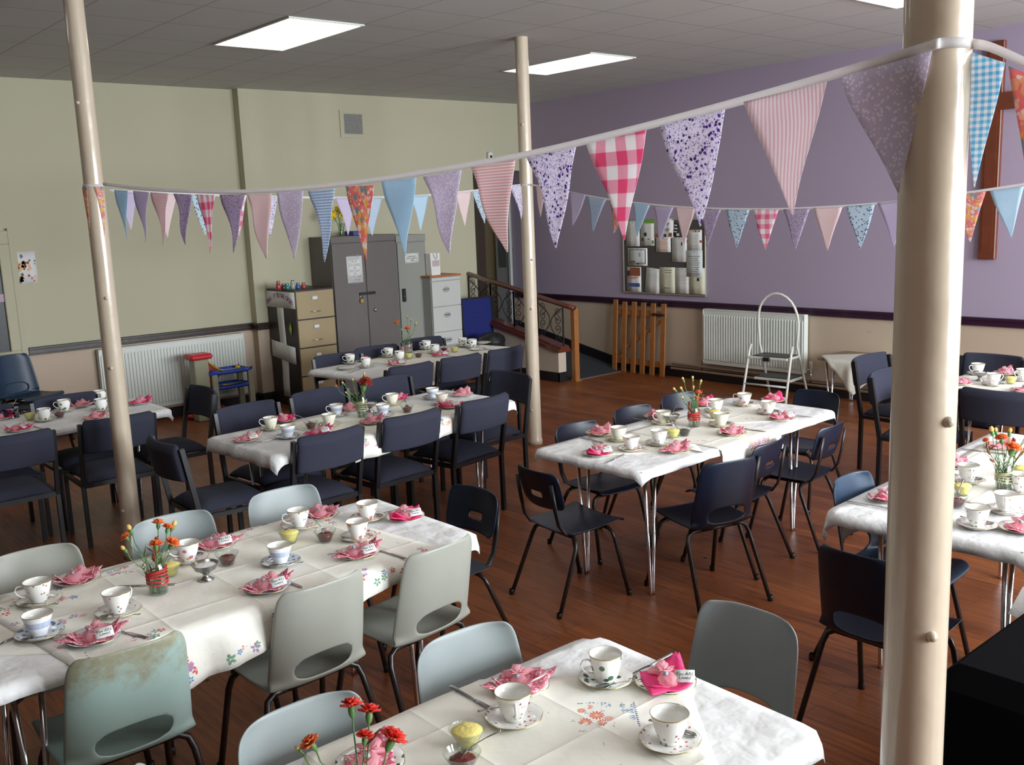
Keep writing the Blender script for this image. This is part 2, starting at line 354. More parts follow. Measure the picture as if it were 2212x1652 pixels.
m_bloom = {'red': M('red_carnation_petals', (.68, .035, .02), .6, nz=(70, .35)), 'orange': M('orange_carnation_petals', (.80, .17, .04), .6, nz=(70, .35)), 'bud': M('yellow_orange_bud_petals', (.80, .45, .12), .6, nz=(90, .4)), 'yellow': M('yellow_daffodil_petals', (.80, .56, .02), .6, nz=(60, .15)), 'dark': M('dark_red_lily_petals', (.30, .02, .012), .5, nz=(60, .3))}
m_ribr = M('red_ribbon', (.55, .03, .03), .5, nz=None)
m_ribw = M('cream_raffia', (.62, .58, .34), .6, nz=None)
m_ribp = M('pale_pink_ribbon', (.66, .42, .42), .6, nz=None)
# ================================================================ the room
def struct(o): o['kind'] = 'structure'; return o
WH = 4
DZ = .80   # lower edge of the dado rail
struct(MB().box(XN, XB+1.2, YR, YL+1.5, -.08, 0).build('floor', m_floor))
struct(MB().box(XN, XB+1.2, YR, YL, CZ, CZ+.1).build('ceiling', m_ceil))
def wall2(mb, x0, x1, y0, y1, z0=0, z1=CZ, up=0, lo=1, split=DZ+.03):
    if z0 < split: mb.k = lo; mb.box(x0, x1, y0, y1, z0, min(split, z1))
    if z1 > split: mb.k = up; mb.box(x0, x1, y0, y1, max(split, z0), z1)
    return mb
b = MB(); wall2(b, XN, 4.70, YL, YL+.2); wall2(b, 4.70, 7.75, YS, YL+.2); wall2(b, 7.75, XB, YS, YS+.14, 2.46, CZ)
struct(b.build('wall_left', [m_cream, m_beige]))
b = MB(); wall2(b, XB, XB+.15, YR, YS+.30); struct(b.build('wall_back', [m_purple, m_beige]))
b = MB(); b.k = 0
xs = [XN]+[v for ab in WINS for v in ab]+[XB]
for i in range(0, len(xs), 2): wall2(b, xs[i], xs[i+1], YR-.2, YR)
for a_, c_ in WINS: wall2(b, a_, c_, YR-.2, YR, 0, WZ0); wall2(b, a_, c_, YR-.2, YR, WZ1, CZ)
struct(b.build('wall_right', [m_cream, m_beige]))
b = MB(); wall2(b, XN-.15, XN, YR, YL); struct(b.build('wall_near', [M('darkened_unseen_wall', (.07, .045, .04), .95), m_darkwood]))  # unseen wall, darkened to weaken the light bounced from this side
for k, (a_, c_) in enumerate(WINS):
    b = MB()
    for q in (0, .5, 1): x = a_+.03+(c_-a_-.06)*q; b.box(x-.03, x+.03, YR-.12, YR-.06, WZ0, WZ1)
    for z in (WZ0+.03, (WZ0+WZ1)/2+.3, WZ1-.03): b.box(a_+.06, c_-.06, YR-.115, YR-.065, z-.03, z+.03)
    struct(b.build('window_%d' % (k+1), m_white))
# lobby behind the opening in the corner
b = MB(); b.k = 1; b.box(7.6, 9.9, 10.95, 11.1, .33, 1.36); b.k = 2; b.box(7.6, 9.9, 10.93, 11.1, 1.36, 1.42); b.k = 0; b.box(7.6, 9.9, 10.95, 11.1, 1.42, 2.6)
b.box(7.5, 7.6, YL+.2, 11.1, .33, 2.6); b.box(XB, XB+.15, 10.2, 11.1, .33, 2.6); b.box(7.5, 9.9, YS+.14, 11.1, 2.6, 2.7); b.k = 3; b.box(7.75, 9.9, YS, 11.1, .24, .33)
struct(b.build('wall_lobby', [m_lobby_shaded, M('shaded_pinkish_lower_wall', (.24, .12, .11), .8), m_hand, M('dark_lobby_carpet', (.03, .035, .045), .95)]))  # lower lobby wall: the hall's pinkish scheme with shade put into its colour
b = MB(); b.box(7.75, 7.87, YS-.02, YL+.16, .33, 2.46); b.k = 1; b.box(7.752, 7.868, YS-.045, YS-.02, .33, 2.50); struct(b.build('door_frame', [m_darkwood, m_darkwood]))
d = MB().box(XB-.035, XB+.01, 9.88, 10.18, .33, 2.35, bev=.004).build('door_1', M('grey_painted_door', (.36, .38, .37), .4)); struct(d)
MB().box(XB-.05, XB-.035, 9.865, 9.905, .33, 2.38).build('door_frame', M('pale_grey_frame', (.52, .55, .55), .4), d)
MB().box(XB-.039, XB-.035, 9.96, 10.12, 1.2, 2.1).build('door_pane', M('dim_door_glass', (.12, .14, .14), .1), d)
# dado rails, skirting
def railing(name, segs, prof, mt):
    b = MB()
    for (x0, y0, x1, y1, nx, ny) in segs:
        for (z0, z1, t) in prof:
            xa, xb = sorted((x0, x1)); ya, yb = sorted((y0, y1))
            if nx: b.box(min(x0, x0+nx*t), max(x0, x0+nx*t), ya, yb, z0, z1, bev=.004)
            else: b.box(xa, xb, min(y0, y0+ny*t), max(y0, y0+ny*t), z0, z1, bev=.004)
    return struct(b.build(name, mt))
prof = [(DZ, DZ+.075, .018), (DZ+.05, DZ+.075, .034), (DZ, DZ+.018, .026)]
railing('trim_1', [(2.45, YL, 4.70, YL, 0, -1), (4.70, YL, 4.70, YS-.018, -1, 0), (4.68, YS, 7.75, YS, 0, -1)], prof, m_darkwood)
railing('trim_2', [(XB, YR, XB, 9.84, -1, 0)], prof, M('dark_plum_dado_paint', (.032, .010, .028), .28, nz=(30, .2), coat=.3))
sk = [(0, .115, .02), (.09, .105, .024)]
railing('baseboard_left', [(XN, YL, 4.70, YL, 0, -1), (4.70, YL, 4.70, YS-.02, -1, 0), (4.68, YS, 7.55, YS, 0, -1)], sk, m_blackpaint)
railing('baseboard_back', [(XB, YR, XB, 7.84, -1, 0)], sk, m_blackpaint)
# ramp with kerb skirting, along the lilac wall
RS = .33/(YS-7.84)
rz_ = lambda y: max(0, (y-7.84)*RS)
b = MB(); b.add([(7.66, 7.84, .0), (XB, 7.84, .0), (XB, YS, .33), (7.66, YS, .33), (7.66, YS, 0), (XB, YS, 0)], [(0, 1, 2, 3), (0, 3, 4), (1, 5, 2), (3, 2, 5, 4), (0, 4, 5, 1)])
ramp = b.build('floor_ramp', M('dark_blue_grey_ramp_carpet', (.028, .032, .040), .95, nz=(200, .4))); struct(ramp)
b = MB(); b.box(7.70, XB-.03, 7.815, 7.845, 0, .006); struct(b.build('trim_3', M('worn_aluminium_strip', (.35, .31, .27), .4, .6)))
b = MB()
for (xa, xb_) in ((XB-.022, XB),):
    b.add([(xa, 7.84, 0), (xb_, 7.84, 0), (xb_, YS+.3, .33+.05), (xa, YS+.3, .33+.05), (xa, 7.84, .115), (xb_, 7.84, .115), (xb_, YS+.3, .50), (xa, YS+.3, .50)], [(0, 3, 2, 1), (4, 5, 6, 7), (0, 1, 5, 4), (1, 2, 6, 5), (2, 3, 7, 6), (3, 0, 4, 7)])
struct(b.build('baseboard_ramp', m_blackpaint))
# balustrade: plinth wall, capping, ironwork, handrail, newel
PX0, PX1 = 7.54, 7.66
cap = lambda y: .36+(y-7.90)*.205
b = MB(); b.add([(PX0, 7.90, 0), (PX1, 7.90, 0), (PX1, YS, 0), (PX0, YS, 0), (PX0, 7.90, cap(7.9)), (PX1, 7.90, cap(7.9)), (PX1, YS, cap(YS)), (PX0, YS, cap(YS))], [(0, 3, 2, 1), (4, 5, 6, 7), (0, 1, 5, 4), (1, 2, 6, 5), (2, 3, 7, 6), (3, 0, 4, 7)])
struct(b.build('wall_ramp', M('pinkish_cream_plinth_paint', (.56, .47, .37), .6, nz=(5, .06))))
b = MB(); b.box(PX0-.012, PX1, 7.888, 7.90, 0, .11); b.box(PX0-.012, PX0, 7.888, YS, 0, .11); struct(b.build('baseboard_plinth', m_blackpaint))
bal = empty('balustrade', (PX1-.06, 7.8, 0), 0, 'wrought iron scrollwork balustrade with a sloping red brown handrail beside the ramp', 'balustrade')
def rel(b_): return T(-(PX1-.06), -7.8, 0)
B = MB(); mm = rel(B)
def slope_bar(b, y0, y1, z0, z1, h, xa, xb_): b.add([(xa, y0, z0), (xb_, y0, z0), (xb_, y1, z1), (xa, y1, z1), (xa, y0, z0+h), (xb_, y0, z0+h), (xb_, y1, z1+h), (xa, y1, z1+h)], [(0, 3, 2, 1), (4, 5, 6, 7), (0, 1, 5, 4), (1, 2, 6, 5), (2, 3, 7, 6), (3, 0, 4, 7)], False, mm)
slope_bar(B, 7.84, YS, cap(7.84), cap(YS), .035, PX0-.05, PX1+.02); slope_bar(B, 7.84, YS, cap(7.84)+.035, cap(YS)+.035, .03, PX0-.02, PX1)
B.build('capping', m_hand, bal)
hz = lambda y: .86+(y-7.74)*.184
pts = [(PX1-.05, y, hz(y)) for y in (7.70, 7.8, 8.4, 9.0, 9.60)]
B = MB(); B.tube(pts, .036, 10, mm, flat=(1, .8)); B.build('handrail', m_hand, bal)
B = MB(); B.box(7.68, 7.75, 7.765, 7.835, 0, .84, mm, .008); B.box(7.672, 7.758, 7.757, 7.843, .0, .02, mm); B.build('newel_post', m_pine, bal)
def spiral(cy, cz, r, turns, a0, dirn, n=26):
    out = []
    for i in range(n+1):
        t = i/n; rr = r*(1-.82*t); a = a0+dirn*turns*2*PI*t; out.append((PX1-.07, cy+rr*math.cos(a), cz+rr*math.sin(a)))
    return out
YY = [7.86, 8.28, 8.70, 9.12, 9.54]
for q in range(4):
    y0, y1 = YY[q], YY[q+1]; yc = (y0+y1)/2; B = MB(); sl = .195
    zb = lambda y: cap(y)+.065
    zt = lambda y: hz(y)-.028
    for y in (y0, y1): B.sq([(PX1-.07, y, zb(y)), (PX1-.07, y, zt(y))], .014, mm)
    H = zt(yc)-zb(yc)
    for sgn in (-1, 1):
        Y = lambda d: yc+sgn*d
        w_ = (y1-y0)/2
        # outer C curve bowing towards the panel's middle
        arc = [(PX1-.07, Y(w_-.02-(w_-.026)*math.sin(PI*t/14)**.8), zb(Y(w_*.5))+.03+(H-.06)*t/14) for t in range(15)]
        B.tube(arc, .0055, 6, mm)
        for (fz, r, a0, dr) in ((.84, .045, 0, 1), (.62, .055, PI/2, -1), (.40, .055, -PI/2, 1), (.17, .045, 0, -1)):
            cy_ = Y(w_*.58); B.tube([(p[0], p[1] if sgn > 0 else p[1], p[2]) for p in spiral(cy_, zb(cy_)+H*fz, r, 1.35, a0 if sgn > 0 else PI-a0, dr*sgn)], .0045, 6, mm)
        cy_ = Y(w_*.58)
        B.tube([(PX1-.07, cy_+sgn*.045*math.cos(PI*t/6+PI/2), zb(cy_)+H*(.84-.11*t/6*2)) for t in range(7)], .0045, 6, mm)
    B.build('iron_panel', m_iron, bal)
# ceiling light panels
LN = ['ceiling light panel above the left part of the hall, wide open view', 'ceiling light panel behind the top of the slim middle column', 'ceiling light panel cut by the top edge beside the near column']
for i, (x, y) in enumerate(PANELS):
    t = empty('ceiling_light', (x, y, CZ), 0, LN[i] if i < 3 else 'recessed square ceiling light panel nearer the camera', 'ceiling light', 'recessed ceiling lights')
    B = MB()
    for (a_, b_, c_, d_) in ((-.3, -.285, -.6, .6), (.285, .3, -.6, .6), (-.285, .285, -.6, -.585), (-.285, .285, .585, .6)): B.box(a_, b_, c_, d_, -.012, -.001)
    B.build('frame', m_white, t); MB().box(-.285, .285, -.585, .585, -.008, -.002).build('diffuser', m_panel, t)
# columns
def column(x, y, r, label):
    t = empty('column', (x, y, 0), 0, label, 'column', 'cast iron columns'); B = MB()
    z1 = CZ-.001
    B.lathe([(r*1.12, 0), (r*1.12, .035), (r*1.01, .05)]+[(r*(1.0-.004*k), .05+(z1-.05)*k/14) for k in range(1, 15)], 40, fn=lambda i, a, rr, z: (rr*(1+.012*mnoise.noise(Vector((math.cos(a)*1.5, math.sin(a)*1.5, z*1.3)))+.012*math.exp(-((((a-3.9+PI) % (2*PI))-PI)/.05)**2)), z), cap0=True)
    o = B.build('shaft', m_column, t)
    for z, a in ((.30, 3.6), (1.15, 4.1), (1.55, 4.4), (2.62, 3.7)): MB().lathe([(.0001, .009), (.007, .008), (.010, .003), (.011, -.004)], 10, T(math.cos(a)*r, math.sin(a)*r, z, a, 0, PI/2)).build('bolt_head', m_column, t)
    return t
column(1.885, 5.69, .0550, 'slim cream column at left, standing behind the grey-chair table')
column(5.36, 5.93, .0555, 'slim cream column in the middle, standing free on the open floor')
column(1.682, .810, .0570, 'large near cream column at right, crossed by the front bunting')
column(5.36, .795, .056, 'cream column beyond the right edge of the view')
# ================================================================ wall things
def onwall_left(name, label, cat, x, y, z, group=None): return empty(name, (x, y, z), 0, label, cat, group)
# vent
t = empty('ventilation_grille', (6.055, YS, 2.975), 0, 'small square metal ventilation grille high on the cream wall', 'vent')
b = MB()
for (x0, x1, z0, z1) in ((-.17, -.12, -.15, .15), (.12, .17, -.15, .15), (-.12, .12, -.15, -.11), (-.12, .12, .11, .15)): b.box(x0, x1, -.012, 0, z0, z1)
b.build('frame', m_cream, t); b = MB()
for k in range(-10, 11):
    b.box(-.003, .003, -.008, -.005, -.17, .17, T(k*.012*1.4, 0, 0, ry=.6))
b2 = MB()
for k in range(15): x = -.112+k*.016; b2.box(x-.003, x+.003, -.010, -.006, -.11, .11); z = -.105+k*.015; b2.box(-.12, .12, -.009, -.005, z-.002, z+.002)
b2.build('lattice', M('grey_grille_metal', (.42, .42, .38), .5), t); MB().box(-.12, .12, -.004, 0, -.11, .11).build('dark_backing', m_black, t)
s_ = MB().box(-.035, .035, -.05, 0, -.05, .05, bev=.012); s_.k = 1; s_.lathe([(.0001, -.0), (.018, 0), (.022, .01)], 14, T(0, -.05, -.01, rx=-PI/2)); tag(s_.build('motion_sensor', [m_paper, m_cream], loc=(8.02, YS, 2.64)), 'small white sensor box above the corner doorway', 'sensor')
# framed noticeboard cut off at the far left
t = empty('picture_frame', (2.0, YL, 1.33), 0, 'cream framed photo board cut off by the left edge of the picture', 'picture')
b = MB(); b.box(-.42, .42, -.045, 0, -.57, -.47, bev=.006); b.box(-.42, .42, -.045, 0, .50, .62, bev=.006); b.box(.30, .42, -.045, 0, -.47, .5, bev=.006); b.box(-.42, -.34, -.045, 0, -.47, .5, bev=.006); b.box(.39, .44, -.05, 0, -.60, .64); b.build('frame', m_cream, t)
b = MB(); b.box(-.34, .30, -.02, 0, -.47, .5); b.build('board', m_black, t)
b = MB(); random.seed(3)
for k in range(14):
    x, z = random.uniform(-.3, .22), random.uniform(-.4, .42); b.k = k % 4; b.box(x, x+.09, -.024-.001*k, -.02, z, z+.07)
b.build('photos', [m_paper, M('mauve_photo', (.35, .2, .3), .4), M('dark_photo', (.1, .12, .2), .4), m_nap['pale']], t)
# child's painting
t = empty('painting', (2.505, YL, 1.605), 0, 'child\'s hand painting of colourful blots on white paper, left wall', 'picture')
b = MB(); b.sheet([[(x, -.003-.004*math.sin(x*20), z) for x in (-.105, -.05, 0, .05, .105)] for z in (-.148, -.05, .05, .148)], .001); b.build('paper', m_paper, t)
b = MB(); random.seed(11); pal = [(.5, .06, .04), (.75, .32, .12), (.08, .07, .15), (.05, .28, .2), (.75, .5, .08), (.06, .1, .09)]
for k in range(70):
    if k < 26: x, z, c = random.gauss(-.01, .028), random.gauss(.03, .022), 1
    elif k < 44: x, z, c = random.uniform(-.09, -.02), random.uniform(-.13, -.08), 5
    else: x, z, c = random.uniform(-.095, .095), random.uniform(-.135, .135), random.randrange(6)
    r = random.uniform(.005, .014); b.k = c; b.add([(x+r*math.cos(a)*random.uniform(.6, 1.2), -.0085, z+r*1.2*math.sin(a)*random.uniform(.6, 1.2)) for a in [i*PI/5 for i in range(10)]], [tuple(range(10))])
tag(b.build('paint_blots', [M('paint_blot_%s' % n_, c, .5, nz=None) for n_, c in zip(('red', 'orange', 'indigo', 'green', 'yellow', 'black'), pal)], t), kind='stuff')
# radiators
def radiator(label, x, y, rz, L, H, z0, valve=1):
    t = empty('radiator', (x, y, 0), rz, label, 'radiator', 'white panel radiators'); b = MB(); n = int(L/.0333)
    prof = []
    for k in range(n+1):
        x0 = -L/2+.02+k*(L-.04)/n; prof += [(x0-.009, 0), (x0-.005, -.010), (x0+.005, -.010), (x0+.009, 0)]
    prof = [(-L/2, 0)]+prof+[(L/2, 0)]
    rows = []
    for (z, k) in ((z0, 0), (z0+.035, 0), (z0+.05, 1), (z0+H-.065, 1), (z0+H-.05, 0), (z0+H, 0)): rows.append([(p[0], -.085+p[1]*k, z) for p in prof])
    b.sheet(rows, .012); b.sm = [False]*len(b.sm); b.build('front_panel', m_white, t)
    b = MB(); b.box(-L/2, L/2, -.070, -.025, z0+.01, z0+H-.008); b.build('convector_box', m_white, t)
    b = MB(); b.box(-L/2, L/2, -.09, -.02, z0+H-.006, z0+H+.006, bev=.003); b.box(-L/2-.003, -L/2+.003, -.09, -.02, z0+.02, z0+H, bev=.001); b.box(L/2-.003, L/2+.003, -.09, -.02, z0+.02, z0+H, bev=.001); b.build('grille', m_white, t)
    b = MB(); b.tube([(valve*(L/2+.003), -.05, z0+.05), (valve*(L/2+.06), -.05, z0+.05), (valve*(L/2+.06), -.05, .12)], .009, 8); b.tube([(-valve*(L/2+.003), -.05, z0+.05), (-valve*(L/2+.045), -.05, z0+.05), (-valve*(L/2+.045), -.05, .12)], .009, 8)
    b.box(-L/4, -L/4+.03, -.022, 0, z0+.1, z0+H-.1); b.box(L/4, L/4+.03, -.022, 0, z0+.1, z0+H-.1); b.build('pipe_tails', m_chrome, t)
    b = MB(); b.lathe([(.0001, .075), (.014, .075), (.019, .06), (.019, .02), (.012, 0), (.012, -.02)], 16, T(valve*(L/2+.06), -.05, z0+.06)); b.build('valve', m_cream, t); return t
radiator('long white radiator on the cream left wall behind the toys', 3.80, YL, 0, 1.50, .64, .14, -1)
radiator('white radiator on the lilac wall behind the step stool', XB, 6.0, -PI/2, 1.26, .60, .205, 1)
b = MB()
for z, yy in ((.155, .05), (.105, .075)): b.tube([(XB-yy, YR+.1, z), (XB-yy, 7.10, z)], .014, 10)
b.k = 0
tag(b.build('heating_pipes', m_pipe), 'pair of beige painted heating pipes running low along the lilac wall', 'pipe')
b = MB(); 
for z in (.14,): b.tube([(2.6, YL-.04, z-.02), (4.66, YL-.04, z-.02)], .014, 10)
tag(b.build('heating_pipes', m_pipe), 'beige heating pipe running low along the cream left wall', 'pipe')
# mark on wall
tag(MB().box(XB-.002, XB, 4.68, 4.75, .675, .682).add([(XB-.0025, 4.70, .670), (XB-.0025, 4.72, .665), (XB-.0025, 4.73, .680)], [(0, 1, 2)]).build('wall_scuff', m_inkg), 'small dark scuff mark on the beige wall above the low table', 'mark')
# cross
t = empty('wooden_cross', (XB, 3.635, 0), 0, 'tall brown wooden cross hanging on the lilac wall at right', 'cross')
b = MB(); b.box(-.05, -.001, -.072, .072, 1.38, 3.18, bev=.006); b.box(-.054, -.05, -.045, .045, 1.44, 3.14); b.build('upright', m_crossw, t)
b = MB(); b.box(-.056, -.052, -.62, .62, 2.62, 2.76); b.box(-.0525, -.03, -.62, -.073, 2.62, 2.76); b.box(-.0525, -.03, .073, .62, 2.62, 2.76); b.build('crossbar', m_crossw, t)
# noticeboard
nb0, nb1 = 6.64, 7.86; NBX = XB-.022
t = empty('notice_board', (XB, (nb0+nb1)/2, 1.36), 0, 'grey felt noticeboard with aluminium frame on the lilac wall', 'noticeboard')
hw = (nb1-nb0)/2; b = MB(); b.box(-.02, -.001, -hw+.015, hw-.015, -.405, .415); b.build('felt', M('dark_grey_felt', (.075, .068, .062), .95, nz=(200, .3)), t)
b = MB(); b.box(-.026, 0, -hw, hw, -.425, -.405, bev=.003); b.box(-.026, 0, -hw, hw, .415, .435, bev=.003); b.box(-.026, 0, -hw, -hw+.018, -.405, .415, bev=.003); b.box(-.026, 0, hw-.018, hw, -.405, .415, bev=.003); b.build('frame', M('aluminium_frame', (.45, .42, .37), .4, .7), t)
def note(px0, py0, px1, py1, rot, label, base, deco, th=0):
    f = lambda x, y: onx(1330+x/7.509, 440+y/7.509, NBX)
    c = f((px0+px1)/2, (py0+py1)/2); a = f(px0, (py0+py1)/2); d = f(px1, (py0+py1)/2); e = f((px0+px1)/2, py0); g = f((px0+px1)/2, py1)
    w_, h_ = abs(a.y-d.y)/2, abs(e.z-g.z)/2
    t = empty('notice', (NBX-.001-th, c.y, c.z), 0, label, 'notice', 'papers pinned to the noticeboard', tilt=(rot, 0, 0))
    MB().sheet([[(-.0015*math.sin(y*9)-.001, y*w_, z*h_) for y in (-1, -.4, .2, 1)] for z in (-1, -.3, .4, 1)], .0012).build('sheet_of_paper', base, t)
    # local: +y is left in view
    for k, (mt, items) in enumerate(deco):
        b = MB()
        for (u0, u1, v0, v1) in items: b.box(-.0042, -.0032, w_*(1-2*u1), w_*(1-2*u0), h_*(1-2*v1), h_*(1-2*v0))
        b.build('print', mt, t)
    b = MB(); b.lathe([(.0001, .005), (.004, .004), (.0045, 0)], 8, T(-.003, 0, h_*.92, ry=-PI/2)); b.build('pin', m_blackplastic, t)
    return t, w_, h_
def lines(n, u0, u1, v0, v1, th=.012, jag=.2, seed=1):
    random.seed(seed); out = []
    for k in range(n): v = v0+(v1-v0)*k/max(1, n-1); q = random.uniform(0, jag)*(u1-u0)/2; out.append((u0+q, u1-q, v, v+th))
    return out
m_gr = M('green_print', (.18, .40, .06), .6, nz=None); m_bl = M('blue_print', (.07, .10, .28), .6, nz=None); m_brn = M('brown_photo_print', (.30, .09, .04), .5, nz=(60, .4)); m_pinkp = M('red_print', (.6, .08, .08), .6, nz=None)
note(175, 280, 390, 690, 0, 'plain white paper at the upper left of the noticeboard', m_paper, [(m_inkg, lines(9, .15, .85, .12, .8, .006))])
note(405, 255, 628, 680, 0, 'white poster with a green banner on the noticeboard', m_paper, [(m_gr, [(.25, 1, 0, .15), (.82, .97, .8, .93)]), (m_ink, [(.25, .45, .50, .64), (.08, .22, .7, .82), (.5, .65, .74, .77)])])
n1, w_, h_ = note(630, 245, 940, 560, 0, 'white notice ending in large letters er and up', m_paper, [(m_brn, [(.02, .2, .78, .95), (.75, .92, .72, .92)]), (m_ink, [(.5, .62, .78, .93)])], .001)
MT = Matrix(((0, 0, -1, 0), (-1, 0, 0, 0), (0, 1, 0, 0), (0, 0, 0, 1)))   # text plane facing -X
text('er', 'lettering', m_ink, n1, .07, Matrix.Translation((-.0042, -.056, .055)) @ MT); text('up', 'lettering', m_ink, n1, .07, Matrix.Translation((-.0042, -.045, -.005)) @ MT)
note(660, 545, 895, 785, 0, 'notice in orange writing near the middle of the noticeboard', m_paper, [(m_inko, lines(8, .2, .85, .1, .9, .035))], .003)
note(940, 320, 1050, 530, .1, 'black and white burst leaflet on the noticeboard', m_ink, [(m_paper, [(.1, .5, .1, .2), (.1, .6, .35, .45), (.1, .55, .6, .68), (.5, .9, .75, .95)])])
note(915, 545, 1160, 945, 0, 'tall typed white sheet right of centre on the noticeboard', m_paper, [(m_inkg, lines(12, .1, .9, .08, .85, .008)), (m_ink, [(.62, .70, .2, .33)])], .002)
note(1158, 425, 1400, 760, 0, 'sheet with rainbow lettering strip at top right of the noticeboard', m_paper, [(m_inko, [(.15+.1*k, .2+.1*k, .02, .10) for k in range(8)]), (m_bl, [(.55, .62, .02, .10), (.8, .86, .02, .1)]), (m_pinkp, [(.0, .08, .5, .62), (.88, 1, .5, .62)]), (m_inkg, lines(5, .25, .75, .25, .9, .01))], .001)
note(1155, 755, 1412, 1185, 0, 'long bluish white sheet of centred text on the noticeboard', M('bluish_white_paper', (.66, .70, .70), .8), [(m_ink, lines(9, .1, .9, .22, .88, .014, .5))], .004)
note(200, 720, 515, 1005, 0, 'notice with a black bordered monitor drawing on the noticeboard', m_paper, [(m_ink, [(.08, .92, .08, .11), (.08, .92, .84, .87), (.08, .11, .08, .87), (.89, .92, .08, .87), (.45, .58, .87, .92), (.15, .4, .74, .79)]), (m_inkg, lines(6, .15, .5, .2, .65, .012)), (M('pale_blue_print', (.35, .48, .5), .6, nz=None), [(.55, .65, .25, .5)])])
note(190, 1025, 415, 1425, 0, 'leaflet with brown photo and blue oval on the noticeboard', m_paper, [(m_brn, [(.2, .95, .02, .36)]), (m_ink, [(.02, .2, .15, .36)]), (m_pinkp, [(.02, .85, .40, .425), (.02, .65, .45, .475)]), (m_bl, [(.06, .9, .65, .80)])])
note(490, 1045, 720, 1450, .09, 'tilted white sheet at the lower middle of the noticeboard', m_paper, [(m_inkg, lines(13, .12, .88, .1, .9, .007))], .001)
note(715, 1030, 970, 1445, 0, 'cream yellow sheet at the lower middle of the noticeboard', m_papery, [(m_ink, lines(2, .3, .8, .11, .2, .02)+lines(1, .3, .65, .8, .81, .02)), (m_inkg, lines(7, .15, .8, .3, .66, .008))], .002)
note(965, 1040, 1200, 1455, 0, 'pale sheet in two parts low on the noticeboard', m_paper, [(m_inkg, lines(12, .1, .9, .06, .5, .006)+[(0, 1, .6, .606)])], .001)
note(1195, 1040, 1450, 1465, 0, 'white sheet at the lower right corner of the noticeboard', m_papery, [(m_inkg, lines(3, .3, .7, .5, .65, .01)), (m_ink, [(.5, .65, .38, .5)])], .002)
# wooden gate leaning against the wall
GY0, GY1 = 7.16, 7.93
t = empty('wooden_gate', (XB-.12, (GY0+GY1)/2, 0), 0, 'small orange pine picket gate leaning against the lilac wall', 'gate', tilt=(0, .055, 0))
for k, (fy, hh) in enumerate(((.0, .86), (.19, .84), (.385, .845), (.57, .84), (.765, .84), (.965, .84))):
    y = (GY1-GY0)/2*(1-2*fy); b = MB(); b.box(-.02, 0, y-.035, y+.035, 0 if k else -.0, hh, bev=.004); b.build('picket', m_pine, t)
for z_ in (.10, .68): MB().box(.0, .022, -.38, .38, z_, z_+.07, bev=.003).build('rail', m_pine, t)
b = MB(); b.tube([(.011, .36, .20), (.011, -.34, .66)], .022, 4); b.build('brace', m_pine, t)
b = MB(); b.box(-.035, -.02, -.385, -.20, .70, .725, bev=.003); b.tube([(-.03, -.21, .712), (-.03, -.38, .712)], .007, 8); b.box(-.05, -.03, -.26, -.245, .70, .73); b.build('bolt', m_blackplastic, t)
# ================================================================ cupboards along the left wall
mb_ = M('dark_brown_cabinet_steel', (.028, .020, .018), .45, nz=(20, .15)); mt_ = M('tan_drawer_steel', (.36, .28, .15), .5, nz=(4, .05))
t = empty('filing_cabinet', (4.83, 8.94, 0), 0, 'brown four-drawer filing cabinet with tan drawer fronts beside the grey cupboard', 'filing cabinet', 'filing cabinets')
MB().box(0, .46, .006, .60, .02, 1.235, bev=.004).box(.02, .44, .05, .58, 0, .02).build('body', mb_, t)
for k in range(4):
    z0 = .045+k*.296; dr = MB().box(.012, .448, -.012, .006, z0, z0+.283, bev=.003).build('drawer', mt_, t)
    b = MB(); b.tube([(.17, -.012, z0+.07), (.17, -.03, z0+.07), (.27, -.03, z0+.07), (.27, -.012, z0+.07)], .0045, 6); b.build('handle', m_chrome, dr)
    b = MB(); b.box(.19, .26, -.016, -.012, z0+.19, z0+.23); b.k = 1; b.box(.197, .253, -.018, -.0155, z0+.195, z0+.225); b.build('label_holder', [m_steel, m_paper], dr)
# paper sign with cross on its side
t = empty('paper_banner', (4.83, 9.25, 1.13), 0, 'white paper sign over a long paper cross taped to the brown cabinet side', 'sign')
MB().sheet([[(-.004-.004*abs(math.sin(y*9)), y, z) for y in (-.32, -.2, -.1, 0, .1, .2, .30)] for z in (-.085, 0, .085)], .001).build('sign_sheet', m_paper, t)
random.seed(2)
MT2 = Matrix(((0, 0, -1, 0), (-1, 0, 0, 0), (0, 1, 0, 0), (0, 0, 0, 1)))
S = 'NAIL IT TO THE CROSS'
for i, ch in enumerate(S):
    if ch != ' ': a = (i-9.5)/9.5; text(ch, 'lettering', m_inkp, t, .066, Matrix.Translation((-.0098, -a*.26, .042-.070*a*a)) @ MT2 @ Matrix.Rotation(-a*.5, 4, 'Z'))
MB().sheet([[(-.003-.003*abs(math.sin(z*9+y)), y, z) for y in (-.072-.012*math.sin(z*7), 0, .072+.01*math.cos(z*5))] for z in [-.085-.95*k/10 for k in range(11)]], .001).build('paper_cross_upright', m_paper, t)
MB().sheet([[(-.009-.006*abs(math.sin(y*9)), y, z+.03*math.sin(y*4)) for y in (-.27, -.13, 0, .13, .24)] for z in (-.64, -.55, -.46)], .001).build('paper_cross_arm', m_paper, t)
tag(MB().add([(4.824, 9.06, .90), (4.824, 9.03, .84), (4.824, 9.055, .76), (4.824, 9.09, .83)], [(0, 1, 2, 3)]).add([(4.821, 9.06, .90), (4.821, 9.03, .84), (4.821, 9.055, .76), (4.821, 9.09, .83)], [(3, 2, 1, 0)]).build('green_card', m_green), 'lime green diamond card stuck on the brown cabinet side', 'card')
